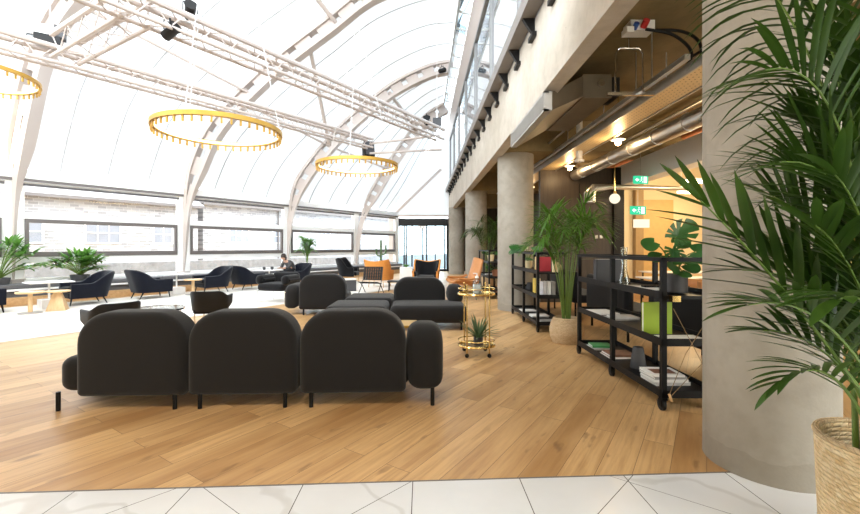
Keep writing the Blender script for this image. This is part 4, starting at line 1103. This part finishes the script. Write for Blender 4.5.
def basket(root, r0, r1, h, mat, belly=0.0):
    prof = [(r0*.96, 0)]
    for i in range(11):
        t = i/10; prof.append((r0+(r1-r0)*t+belly*math.sin(PI*t), h*t))
    q = MB(); q.lathe(prof+[(r1-.02, h+.008), (r1-.03, h-.02), (r1-.035, h*.75)], 48); q.build('basket', M[mat], root)
    q = MB(); q.lathe([(r1-.03+belly*.3, h*.80), (.001, h*.82)], 32); q.build('soil', M['soil'], root)
# big palm at the right
bp = empty('palm_plant', (2.0, 1.78, 0)); tag(bp, 'large kentia palm in a woven basket before the nearest concrete column', 'plant')
basket(bp, .225, .245, .56, 'basket')
q = MB(); q.tube(oval(.238,.238,.565), .014, 8, True); q.build('basket_rim', M['basket2'], bp)
rs = random.Random(11)
for k in range(11):
    a = rs.uniform(0, 2*PI); r_ = rs.uniform(.02, .13); h_ = rs.uniform(.75, 1.15); x, y = r_*math.cos(a), r_*math.sin(a)
    q = MB(); q.tube(crom([(x,y,.42),(x*1.15,y*1.15,.42+h_*.5),(x*1.7+rs.uniform(-.05,.05),y*1.6,.42+h_)],6), [.013-.0007*i for i in range(13)], 8); q.build('stem', M['cane' if k % 4 == 0 else 'stalk'], bp)
def pw(px, py, Y): return Vector(((px-422)/F*Y-2.0, Y-1.78, CAMZ-(py-247)/F*Y))
FR = [  # tip(px,py,Y), control(px,py,Y), pairs, leaf length, width, droop, roll, angle
 ((785,-35,1.78),(862,40,1.8),20,.62,.026,2.0,.5,66),
 ((765,70,1.66),(872,40,1.74),18,.46,.024,1.7,.6,46),
 ((770,165,1.75),(872,130,1.85),22,.44,.016,.5,.7,34),
 ((700,200,1.44),(795,290,1.60),9,.36,.034,.2,1.2,38),
 ((745,240,1.62),(850,275,1.7),12,.34,.028,.4,.7,28),
 ((742,270,1.58),(860,268,1.7),13,.32,.024,.5,.7,28),
 ((748,305,1.48),(850,280,1.5),11,.30,.030,1.2,.3,40),
 ((762,330,1.66),(850,330,1.72),10,.28,.028,.8,.7,32),
 ((778,385,1.62),(840,330,1.68),9,.24,.026,1.8,.2,40),
 ((842,-40,2.0),(862,120,1.95),20,.50,.028,1.3,.0,50),
 ((905,-60,1.6),(880,120,1.7),18,.5,.032,1.3,.2,50),
 ((960,60,1.7),(900,110,1.75),18,.5,.032,1.3,.2,50),
 ((835,175,1.38),(880,215,1.5),13,.42,.030,1.5,.4,50),
 ((815,225,1.42),(870,260,1.5),13,.38,.034,1.2,-.2,50),
 ((838,300,1.3),(890,270,1.5),10,.34,.040,1.6,.2,50),
 ((800,120,1.9),(862,150,1.9),20,.46,.018,.6,-.8,40),
 ((1000,200,1.7),(930,220,1.75),14,.46,.032,1.2,.2,50),
 ((788,252,1.8),(860,300,1.8),16,.36,.024,.7,.0,44),
 ((770,195,1.95),(860,230,1.92),20,.40,.022,.5,.3,38),
 ((800,170,2.0),(866,190,1.95),20,.44,.022,.5,-.3,40),
 ((822,130,1.85),(872,180,1.85),18,.46,.026,.8,.5,46),
 ((830,60,1.9),(866,140,1.9),18,.46,.026,1.2,-.5,46),
 ((880,230,1.5),(880,300,1.6),12,.40,.034,1.2,.5,50),
 ((838,240,1.9),(866,290,1.85),16,.36,.026,.8,-.5,46),
 ((812,320,1.8),(850,340,1.8),12,.30,.026,1.0,.3,44),
 ((700,-70,1.9),(850,-10,1.85),20,.5,.024,2.4,.2,50),
]
for tipq, ctl, n, L, wd, dr_, ro, an in FR:
    b = Vector((rs.uniform(-.08,.08), rs.uniform(-.08,.06), .45))
    frond(bp, b, pw(*ctl), pw(*tipq), n, L, wd, dr_, 'palm', an, .36, ro, rs, .009)
# palm between the trolleys
def palm(loc, h, spread, nf, label, mat, seed, bk, L=.42, wd=.024):
    root = empty('palm_plant', loc); tag(root, label, 'plant'); basket(root, *bk)
    r = random.Random(seed); z0 = bk[2]*.8
    for k in range(nf):
        a = 2*PI*k/nf*1.0+r.uniform(-.3,.3); hh = h*r.uniform(.72,1.0); ss = spread*r.uniform(.55,1.05)
        b = Vector((.05*math.cos(a),.05*math.sin(a),z0)); tip = Vector((ss*math.cos(a), ss*math.sin(a), z0+(hh-z0)*(.62+.38*(1-ss/spread*.8))))
        ct = Vector((ss*.28*math.cos(a), ss*.28*math.sin(a), z0+(hh-z0)*1.02))
        frond(root, b, ct, tip, 15, L, wd, 1.1, mat, 55, .34, r.uniform(-.4,.4), r, .008)
    return root
palm((2.13, 6.16, 0), 2.42, .66, 17, 'tall areca palm in a pale belly basket between the two nearest trolleys', 'palm2', 5, (.20,.19,.36,'basket2',.05))
palm((2.17, 13.75, 0), 2.75, .95, 14, 'tall dark palm behind the third trolley and third column', 'palm', 8, (.2,.22,.4,'basket2'), .5, .03)

def monstera_leaf(mb, c, d, nrm, size, slots=True):
    d = Vector(d).normalized(); nrm = Vector(nrm); s = d.cross(nrm).normalized(); nrm = s.cross(d)
    N = 160; out = []
    for k in range(N):
        a = -PI+2*PI*k/N      # 0 = tip direction
        r = size*(.62+.30*math.cos(a)*.5+.1*math.cos(2*a)) if abs(a) < 2.6 else size*(.42-.36*(abs(a)-2.6)/.54)
        if slots:
            for q_ in (.55, 1.05, 1.6, 2.15):
                if abs(abs(a)-q_) < .05: r *= .50
        x = r*math.cos(a); y = r*math.sin(a)
        out.append(Vector(c)+d*(x+size*.15)+s*y-nrm*(abs(y)**1.5*.6+max(0,x)**2*.7))
    mb.add([Vector(c)+d*size*.12]+out, [(0, i+1, (i+1) % N+1) for i in range(N)])
def leafy(root, leaves, mat='leaf', stem='stalk'):
    for base, tip, d, nrm, size, sl_ in leaves:
        b, t_ = Vector(base), Vector(tip); mid = (b+t_)/2+Vector((0,0,.06))
        q = MB(); q.tube(crom([b, mid, t_], 5), .006, 6); so = q.build('stem', M[stem], root)
        q = MB(); monstera_leaf(q, t_, d, nrm, size, sl_); q.build('leaf', M[mat], so)
TY = (2.06, 3.57)
mo = empty('monstera_plant', (2.30, 3.80, .985)); tag(mo, 'monstera with split leaves in a smoked glass pot on the nearest trolley', 'plant')
q = MB(); q.lathe([(.09,0),(.10,.01),(.10,.17),(.094,.17),(.09,.02)],24); q.build('pot', M['slate'], mo)
q = MB(); q.lathe([(.094,.15),(.001,.155)],20); q.build('soil', M['soil'], mo)
leafy(mo, [((0,0,.15),(-.03,-.05,.50),(.12,-.1,.14),(-.2,-1,.45),.20,True), ((0,0,.15),(-.20,-.02,.46),(-.3,-.1,-.10),(-.1,-1,.6),.13,False),
           ((0,0,.15),(-.07,-.08,.40),(.05,-.1,-.20),(-.2,-1,.3),.15,True), ((0,0,.15),(.16,-.03,.37),(.26,-.1,-.04),(0,-1,.4),.19,False),
           ((0,0,.15),(.05,-.08,.26),(.14,-.05,-.05),(0,-1,.6),.12,False), ((0,0,.15),(-.04,-.07,.25),(-.1,-.1,-.04),(0,-1,.5),.12,False),
           ((0,0,.15),(.07,.06,.45),(.2,.1,.1),(0,-.8,.7),.15,False), ((0,0,.15),(.0,-.1,.2),(.02,-.2,-.1),(0,-1,.4),.10,False), ((0,0,.15),(-.12,.02,.33),(-.2,0,0),(0,-.8,.6),.11,False)])

# ------------------------------------------------------------------ black shelf trolleys
def trolley(loc, label, L=1.9, W=.46, H=1.31):
    root = empty('shelf_trolley', loc); tag(root, label, 'trolley', 'black shelf trolleys')
    r = .021
    for y in (0, L/2, L):
        for x in (0, W):
            q = MB(); q.box(x-r,x+r,y-r,y+r,.11,H); q.build('post', M['blackmetal'], root, smooth=False)
    q = MB()
    for x in (0, W): q.box(x-r,x+r,-r,L+r,H-.035,H)
    for y in (0, L): q.box(-r,W+r,y-r,y+r,H-.035,H)
    q.build('top_rail', M['blackmetal'], root, smooth=False)
    for z in (.115, .555, .955):
        q = MB(); q.box(-r,W+r,-r,L+r,z,z+.022)
        for x in (-r, W+r-.012): q.box(x,x+.012,-r,L+r,z+.02,z+.065)
        for y in (-r, L+r-.012): q.box(-r,W+r,y,y+.012,z+.02,z+.065 if z < .9 else z+.03)
        q.build('shelf', M['blackmetal'], root, smooth=False)
    for y in (0, L/2, L):
        for x in (0, W):
            q = MB(); q.lathe([(.03,-.016),(.052,-.013),(.052,.013),(.03,.016)],18,T(x,y+.02,.052)@RY(90)); co_ = None
            wo = q.build('caster', M['black'], root)
            f = MB(); f.box(x-.022,x-.016,y-.012,y+.03,.04,.10); f.box(x+.016,x+.022,y-.012,y+.03,.04,.10); f.box(x-.025,x+.025,y-.025,y+.03,.095,.115)
            f.build('fork', M['blackmetal'], wo, smooth=False)
    return root
t1_ = trolley((2.06, 3.57, 0), 'nearest black shelf trolley, beside the nearest concrete column')
t2_ = dup(t1_, (1.90, 6.85, 0), 0, 'second black shelf trolley, in front of the second concrete column')
t3_ = dup(t1_, (1.80, 11.2, 0), 0, 'third black shelf trolley, between the second and third columns')
q = MB(); q.tube([(.06,-.045,.88),(.30,-.05,.42),(.02,-.045,.12)],.0028,6); q.tube([(.42,-.045,.90),(.16,-.05,.5),(.02,-.045,.14)],.0028,6); q.build('cord', M['rope'], t1_)
q = MB(); q.cbox((.07,-.05,.965),(.07,.05,.05)); q.build('brass_clip', M['brass'], t1_, smooth=False)
q = MB(); q.tube([(.045,-.05,.10),(.02,-.05,.16)],.011,8); q.build('cord_toggle', M['oak'], t1_)

SH = (.137, .577, .977)   # shelf tops
def book(loc, w_, d_, th, rz, cov, label, group, stand=False, cat='book', pages='paper'):
    """lying: w_ x d_ footprint, th thick; standing: spine up along z"""
    root = empty('book' if cat == 'book' else cat, loc, rz); tag(root, label, cat, group)
    Mx = Matrix.Identity(4) if not stand else T(0,0,w_/2) @ RY(90) @ T(0,0,-th/2)
    c = min(.004, th*.2); q = MB(Mx)
    q.box(-w_/2,w_/2,-d_/2,d_/2,0,c); q.box(-w_/2,w_/2,-d_/2,d_/2,th-c,th); q.box(-w_/2,w_/2,-d_/2,-d_/2+c,c,th-c)
    q.build('cover', M[cov], root, smooth=False)
    q = MB(Mx); q.box(-w_/2+.004,w_/2-.004,-d_/2+c,d_/2-.004,c,th-c); q.build('pages', M[pages], root, smooth=False)
    return root
BX, BY = 2.06, 3.57
GB = 'books on the nearest trolley'
# top shelf
fb = empty('file_box', (BX+.22, BY+1.55, SH[2])); tag(fb, 'black upright file box on the top shelf of the nearest trolley', 'box')
q = MB(); q.box(-.16,.16,-.05,.05,0,.004); q.box(-.16,-.155,-.05,.05,0,.27); q.box(.155,.16,-.05,.05,0,.27); q.box(-.16,.16,-.05,-.045,0,.27); q.box(-.16,.16,.045,.05,0,.27); q.build('case', M['slate'], fb, smooth=False)
q = MB(); q.box(-.15,.15,-.035,.035,.004,.275); q.build('papers', M['greycov'], fb, smooth=False)
fk = empty('glass_carafe', (BX+.15, BY+1.0, SH[2])); tag(fk, 'tall clear glass carafe on the top shelf of the nearest trolley', 'carafe')
q = MB(); q.lathe([(.06,0),(.065,.01),(.058,.06),(.030,.16),(.028,.30),(.036,.42),(.034,.42),(.025,.30),(.027,.16),(.055,.05),(.02,.008)],24); q.build('body', M['bglass'], fk)
q = MB(); q.lathe([(.054,.012),(.05,.06),(.04,.10),(.001,.10)],20); q.build('water', M['bglass'], fk)
book((BX+.22,BY+.62,SH[2]),.30,.22,.02,.1,'paper','white magazine lying beside the monstera pot on the top shelf',GB)
book((BX+.20,BY+.86,SH[2]),.24,.17,.014,-.2,'greycov','thin grey booklet lying beside the glass carafe on the top shelf',GB)
q = MB(); q.rbox(-.09,.09,-.04,.04,0,.022,.008); o = q.build('card_reader', M['black']); o.location = (BX+.24,BY+.62,SH[2]+.02); tag(o,'small black device lying on the white magazine','device')
# middle shelf
book((BX+.19,BY+1.66,SH[1]),.28,.34,.02,.05,'paper','white magazine at the far end of the middle shelf, nearest trolley',GB)
book((BX+.22,BY+1.22,SH[1]),.30,.24,.018,.1,'greycov','large grey printed book under another, middle of the middle shelf',GB)
book((BX+.23,BY+1.20,SH[1]+.018),.28,.22,.02,.0,'bluegrey','pale printed book on top of the large grey one, middle shelf',GB)
book((BX+.17,BY+.40,SH[1]),.30,.27,.035,R(90),'lime','lime green book standing upright on the middle shelf of the nearest trolley',GB,True).rotation_euler = (0,0,R(90))
book((BX+.25,BY+.16,SH[1]),.36,.22,.016,.0,'paper','white booklet lying in front of the lime green book',GB)
# bottom shelf
book((BX+.17,BY+1.66,SH[0]),.26,.22,.022,.15,'bluegrey','pale book beneath the green one on the bottom shelf',GB)
book((BX+.17,BY+1.66,SH[0]+.022),.24,.19,.025,-.1,'green','green and white book on top of the pale one, bottom shelf',GB)
book((BX+.20,BY+1.26,SH[0]),.30,.24,.022,.1,'paper','white book beneath the brown one on the bottom shelf',GB)
book((BX+.20,BY+1.25,SH[0]+.022),.29,.23,.028,.0,'brown','brown printed book on top of a white one, bottom shelf',GB)
vs_ = empty('vase', (BX+.20, BY+.80, SH[0])); tag(vs_, 'slate grey tapered vase on the bottom shelf of the nearest trolley', 'vase')
q = MB(); q.lathe([(.075,0),(.08,.01),(.05,.215),(.045,.22),(.042,.21),(.065,.02)],28); q.build('body', M['slate'], vs_)
cl_ = ['bottom magazine of the white stack on the bottom shelf','second magazine up in the white stack on the bottom shelf','third magazine up in the white stack on the bottom shelf','top magazine of the white stack, with a brown picture cover']
z = SH[0]
for k, (cv, th) in enumerate((('bluegrey',.03),('paper',.028),('greycov',.022),('paper',.018))):
    b_ = book((BX+.22-.01*k,BY+.36,z),.32-.01*k,.26,th,.05*(-1)**k,cv,cl_[k],'stacked magazines on the nearest trolley'); z += th
q = MB(); q.box(-.10,.10,-.08,.06,0,.001); q.build('cover_picture', M['brown'], b_, smooth=False).location = (0,0,.0185)
# second trolley
BX, BY = 1.90, 6.85; GC = 'books on the second trolley'
book((BX+.30,BY+.95,SH[2]),.24,.18,.05,0,'yellow','yellow book standing on the top shelf of the second trolley',GC,True).rotation_euler = (0,0,R(90))
book((BX+.22,BY+.45,SH[2]),.25,.24,.05,0,'red','red book standing on the top shelf of the second trolley',GC,True).rotation_euler = (0,0,R(80))
for k, (x, y, h) in enumerate(((.32,.18,.20),(.40,.26,.16),(.38,.10,.13))):
    q = MB(); q.lathe([(.032,0),(.034,.01),(.034,h-.01),(.03,h),(.001,h)],16); o = q.build('candle', M['cream']); o.location = (BX+x,BY+y,SH[2])
    tag(o, ['tallest cream candle on the second trolley','medium cream candle at the back of the second trolley','shortest cream candle on the second trolley'][k],'candle','cream candles')
for k in range(3):
    book((BX+.16+.075*k,BY+.26,SH[1]),.24,.20,.06,0,('bluegrey','paper','greycov')[k],('left pale binder','middle white binder','right grey binder')[k]+' standing on the middle shelf of the second trolley',GC,True).rotation_euler = (0,0,0)
for k in range(2):
    book((BX+.14+.06*k,BY+.70,SH[1]),.26,.18,.035,0,('yellow','cream')[k],('slim yellow book','slim cream book')[k]+' standing on the middle shelf of the second trolley',GC,True)
q = MB(); q.lathe([(.06,0),(.07,.02),(.05,.12),(.055,.13),(.045,.11)],18); o = q.build('ceramic_pot', M['slate']); o.location = (BX+.2,BY+1.3,SH[1]); tag(o,'small grey ceramic pot on the middle shelf of the second trolley','pot')
for (x,y,zz,cv,lb) in ((.2,1.45,0,'paper','white magazine at the far end of the bottom shelf, second trolley'),(.22,.75,0,'bluegrey','pale magazine lying in the middle of the bottom shelf, second trolley'),(.22,.72,.02,'paper','white magazine on top of the pale one, second trolley'),(.24,.25,0,'greycov','grey magazine at the near end of the bottom shelf, second trolley')):
    book((BX+x,BY+y,SH[0]+zz),.30,.23,.02,.1*x,cv,lb,GC)
mp = empty('monstera_plant', (BX+.2, BY+1.45, SH[2])); tag(mp, 'small monstera in a cream pot on top of the second trolley', 'plant')
q = MB(); q.lathe([(.07,0),(.09,.15),(.08,.15),(.06,.02)],20); q.build('pot', M['cream'], mp)
q = MB(); q.lathe([(.082,.13),(.001,.135)],16); q.build('soil', M['soil'], mp)
lv = []
r = random.Random(3)
for k in range(11):
    a = 2*PI*k/11; rr = r.uniform(.1,.34); zz = r.uniform(.2,.52)
    lv.append(((0,0,.13),(rr*math.cos(a),rr*math.sin(a),zz),(math.cos(a),math.sin(a),-.1),(.2*math.cos(a),-.7,.7),r.uniform(.12,.2),k % 2 == 0))
leafy(mp, lv)
# third trolley
BX, BY = 1.80, 11.2
for y, zz, cv, lb in ((.4,SH[1],'terracotta','terracotta pot with a leafy plant, middle shelf of the third trolley'),(1.2,SH[2],'cream','cream pot with a leafy plant, top shelf of the third trolley')):
    pt = empty('potted_plant', (BX+.24,BY+y,zz)); tag(pt, lb, 'plant', 'potted plants on the third trolley')
    q = MB(); q.lathe([(.08,0),(.11,.2),(.1,.2),(.07,.02)],18); q.build('pot', M[cv], pt)
    q = MB(); q.lathe([(.1,.18),(.001,.185)],16); q.build('soil', M['soil'], pt)
    leafy(pt, [((0,0,.18),(.16*math.cos(a),.16*math.sin(a),.26+.05*math.sin(3*a)),(math.cos(a),math.sin(a),0),(0,-.6,.8),.11,False) for a in [2*PI*k/8 for k in range(8)]])
book((BX+.22,BY+.5,SH[0]),.30,.23,.03,.1,'brown','brown book on the bottom shelf of the third trolley','books on the third trolley')
book((BX+.22,BY+1.3,SH[1]),.30,.23,.03,.1,'bluegrey','pale book on the middle shelf of the third trolley','books on the third trolley')

# succulent on the bar cart
su = empty('succulent_plant', (.73, 5.43, .132)); tag(su, 'spiky green succulent in a dark pot on the lower shelf of the bar cart', 'plant')
q = MB(); q.lathe([(.055,0),(.062,.01),(.062,.10),(.056,.10),(.05,.02)],20); q.build('pot', M['slate'], su)
q = MB(); q.lathe([(.057,.085),(.001,.09)],16); q.build('soil', M['soil'], su)
r = random.Random(2)
for k in range(38):
    a = r.uniform(0,2*PI); e = r.uniform(.25,1.4); L_ = r.uniform(.19,.34)
    q = MB(); leaflet(q, (.02*math.cos(a),.02*math.sin(a),.09), Vector((math.cos(a)*math.cos(e),math.sin(a)*math.cos(e),math.sin(e))), L_, .026, 1.4, n=5, fold=.5); q.build('leaf', M['aloe'], su)
q = MB()
# window plants
def bush(loc, n, L, label, seed, name, planter=(.22,.16), mat='winleaf', wide=.10, el=(.3,1.3)):
    root = empty(name, loc); tag(root, label, 'plant')
    q = MB(); q.lathe([(planter[0]*.85,0),(planter[0],planter[1]),(planter[0]-.02,planter[1]),(planter[0]*.75,.02)],20); q.build('pot', M['slate'], root)
    q = MB(); q.lathe([(planter[0]-.02,planter[1]-.03),(.001,planter[1]-.02)],16); q.build('soil', M['soil'], root)
    r = random.Random(seed)
    for k in range(n):
        a = r.uniform(0,2*PI); e = r.uniform(*el); d = Vector((math.cos(a)*math.cos(e), math.sin(a)*math.cos(e), math.sin(e))); l = L*r.uniform(.55,1)
        b = Vector((0,0,planter[1]-.02)); t_ = b+d*l
        q = MB(); q.tube(crom([b,(b+t_)/2+Vector((0,0,.1*l)),t_],4),.012,6); so = q.build('stem', M['stalk'], root)
        q = MB()
        for j in range(9):
            aa = R(-100+25*j); s = d.cross(Vector((0,0,1))).normalized(); leaflet(q, t_, d*math.cos(aa)+s*math.sin(aa)+Vector((0,0,.1)), wide*3.0, wide*.8, 2.0, n=4)
        q.build('leaf', M[mat], so)
    return root
bush(P(2.55, -13.95, .50), 24, .95, 'split leaf window plant in a dark trough on the bench, leftmost', 21, 'window_plant', wide=.10)
bush(P(4.12, -13.95, .50), 30, .62, 'bushy bright green window plant on the bench behind an armchair', 22, 'window_plant', wide=.10)
wp = empty('palm_plant', P(11.75, -13.82, .50)); tag(wp, 'bright green palm on the window bench behind the seated person', 'plant')
q = MB(); q.lathe([(.16,0),(.2,.25),(.18,.25),(.14,.02)],20); q.build('pot', M['whitewall'], wp)
r = random.Random(4)
for k in range(16):
    a = 2*PI*k/16; ss = r.uniform(.25,.5); hh = r.uniform(.8,1.45)
    frond(wp, (0,0,.2), (ss*.25*math.cos(a),ss*.25*math.sin(a),hh*1.05), (ss*math.cos(a),ss*math.sin(a),hh*.85), 14, .30, .03, 1.0, 'winleaf', 55, .3, 0, r, .012)
ca = empty('cactus', P(16.7, -13.95, .50)); tag(ca, 'branching green cactus on the window bench in the far corner', 'plant')
q = MB(); q.lathe([(.12,0),(.15,.2),(.13,.2),(.1,.02)],16); q.build('pot', M['whitewall'], ca)
q = MB(); q.tube([(0,0,.18),(0,0,1.25)],[.055]*2,10); q.tube(crom([(0,0,.5),(.22,0,.58),(.26,0,1.0)],5),.045,8); q.tube(crom([(0,0,.42),(-.2,0,.5),(-.23,0,.8)],5),.045,8); q.build('stem', M['aloe'], ca)
wpz = empty('planter_box', (-.62, 16.6, 0)); tag(wpz, 'white square planter with a small succulent beside the orange wing chair', 'planter')
q = MB(); q.box(-.25,.25,-.25,.25,0,.6); q.build('box', M['whitewall'], wpz, smooth=False)
q = MB()
for k in range(14):
    a = 2*PI*k/14; leaflet(q, (0,0,.58), Vector((math.cos(a),math.sin(a),.9)), .25, .06, 2, n=4)
q.build('leaves', M['winleaf'], wpz)

# ------------------------------------------------------------------ seated person, facing along -t
pr_ = empty('person', P(10.06, SA, .012), WANG+PI); tag(pr_, 'person in a grey cardigan, leaning forward over a table in a navy armchair', 'person')
def skin(name, verts, edges, radii, mat, parent, root=0, sub=2):
    me = bpy.data.meshes.new(name); me.from_pydata(verts, edges, []); me.materials.append(mat)
    o = bpy.data.objects.new(name, me); COL.objects.link(o); o.parent = parent
    m = o.modifiers.new('skin','SKIN'); m.use_smooth_shade = True
    for i, r_ in enumerate(radii):
        sv = me.skin_vertices[0].data[i]; sv.radius = r_ if isinstance(r_, tuple) else (r_, r_); sv.use_root = (i == root)
    s = o.modifiers.new('sub','SUBSURF'); s.levels = sub; s.render_levels = sub
    return o
# local +x = facing, z up ; pelvis on the seat at z .5
V = [(0,0,.53),(.09,0,.68),(.24,0,.84),(.33,0,.905),(.38,0,.94),(.43,0,1.00),(.45,0,1.05)]
E = [(0,1),(1,2),(2,3),(3,4),(4,5),(5,6)]; Rr = [(.15,.12),(.14,.11),(.15,.105),(.07,.06),(.052,.052),(.085,.095),(.075,.085)]
def limb(start, pts, rr):
    prev = start
    for p, r_ in zip(pts, rr):
        V.append(p); Rr.append(r_); E.append((prev, len(V)-1)); prev = len(V)-1
    return prev
for s in (-1, 1):
    limb(0, [(.10,s*.09,.52),(.44,s*.12,.53),(.50,s*.12,.12),(.50,s*.12,.06),(.62,s*.13,.045)], [.085,.065,.042,.045,.035])
    e = limb(2, [(.27,s*.17,.84),(.33,s*.22,.67),(.48,s*.12,.63),(.53,s*.10,.63)], [.058,.044,.032,.03])
    for k in range(4): limb(e, [(.57,s*(.10-.018*(k-1.5)),.632),(.60,s*(.10-.02*(k-1.5)),.62)], [.010,.008])
    limb(e, [(.545,s*.065,.632)], [.010])
bd = skin('body', V, E, Rr, M['skin'], pr_)
# clothes as their own surfaces around the body
V2 = [(-.0,0,.50),(.08,0,.68),(.23,0,.84),(.31,0,.89)]; E2 = [(0,1),(1,2),(2,3)]; R2 = [(.175,.145),(.165,.13),(.17,.125),(.10,.08)]
V, E, Rr = V2, E2, R2
for s in (-1,1): limb(2, [(.27,s*.175,.845),(.33,s*.225,.67),(.46,s*.13,.632)], [.07,.058,.042])
skin('cardigan', V, E, Rr, M['knit'], pr_)
V, E, Rr = [(0,0,.50)], [], [(.16,.12)]
for s in (-1,1): limb(0, [(.10,s*.09,.515),(.44,s*.12,.535),(.50,s*.12,.14)], [.10,.08,.058])
skin('trousers', V, E, Rr, M['trouser'], pr_)
q = MB(); q.sphere((.425,0,1.06), .10, 20, 12, (1.0,.92,1.0)); q.sphere((.37,0,.99), .08, 16, 10, (.8,1.0,1.3)); q.build('hair', M['hair'], pr_)
q = MB()
for s in (-1,1): q.sphere((.522,s*.032,1.025), .010, 8, 6)
q.build('eyes', M['dark'], pr_)
q = MB(); q.sphere((.533,0,.995), .014, 8, 6, (1,.7,1.4)); q.build('nose', M['skin'], pr_)
q = MB(); q.sphere((.518,0,.96), .014, 8, 6, (.5,1.3,.4)); q.build('mouth', M['red'], pr_)
for s in (-1,1):
    q = MB(); q.rbox(.42,.66,s*.13-.045,s*.13+.045,-.0,.075,.025); q.build('shoe', M['dark'], pr_)

# ------------------------------------------------------------------ lamps, with added fill downlights
def light(loc, e, col, size, name):
    l = bpy.data.lights.new(name, 'POINT'); l.energy = e; l.color = col; l.shadow_soft_size = size
    o = bpy.data.objects.new(name, l); COL.objects.link(o); o.location = loc
for y in (7.46, 9.9, 13.4): light((3.5, y, 3.17), 13, (1, .68, .36), .06, 'bulb_light')
for k, (x, lb) in enumerate(((-8.0,'first'),(-4.5,'second'),(-1.0,'third'))):  # unseen downlights, added to brighten the foreground
    dl = empty('fill_downlight', (x, 1.0, 4.12)); tag(dl, 'added unseen round downlight in the entrance soffit above the tiles', 'light', 'added fill downlights')
    q = MB(); q.lathe([(.10,-.02),(.13,-.02),(.13,.0),(.10,.0),(.10,-.02)], 24); q.build('trim_ring', M['steel'], dl)
    q = MB(); q.lathe([(.098,-.012),(.001,-.012)], 24); q.build('lens', M['ledwhite'], dl)
    light((x, 1.0, 4.0), 170, (1, .93, .84), .12, 'fill_light')
for p in ((6.45, 8.6, 2.92), (6.85, 10.05, 2.82), (7.7, 11.65, 2.78)): light(p, 90, (1, .74, .42), .25, 'office_light')
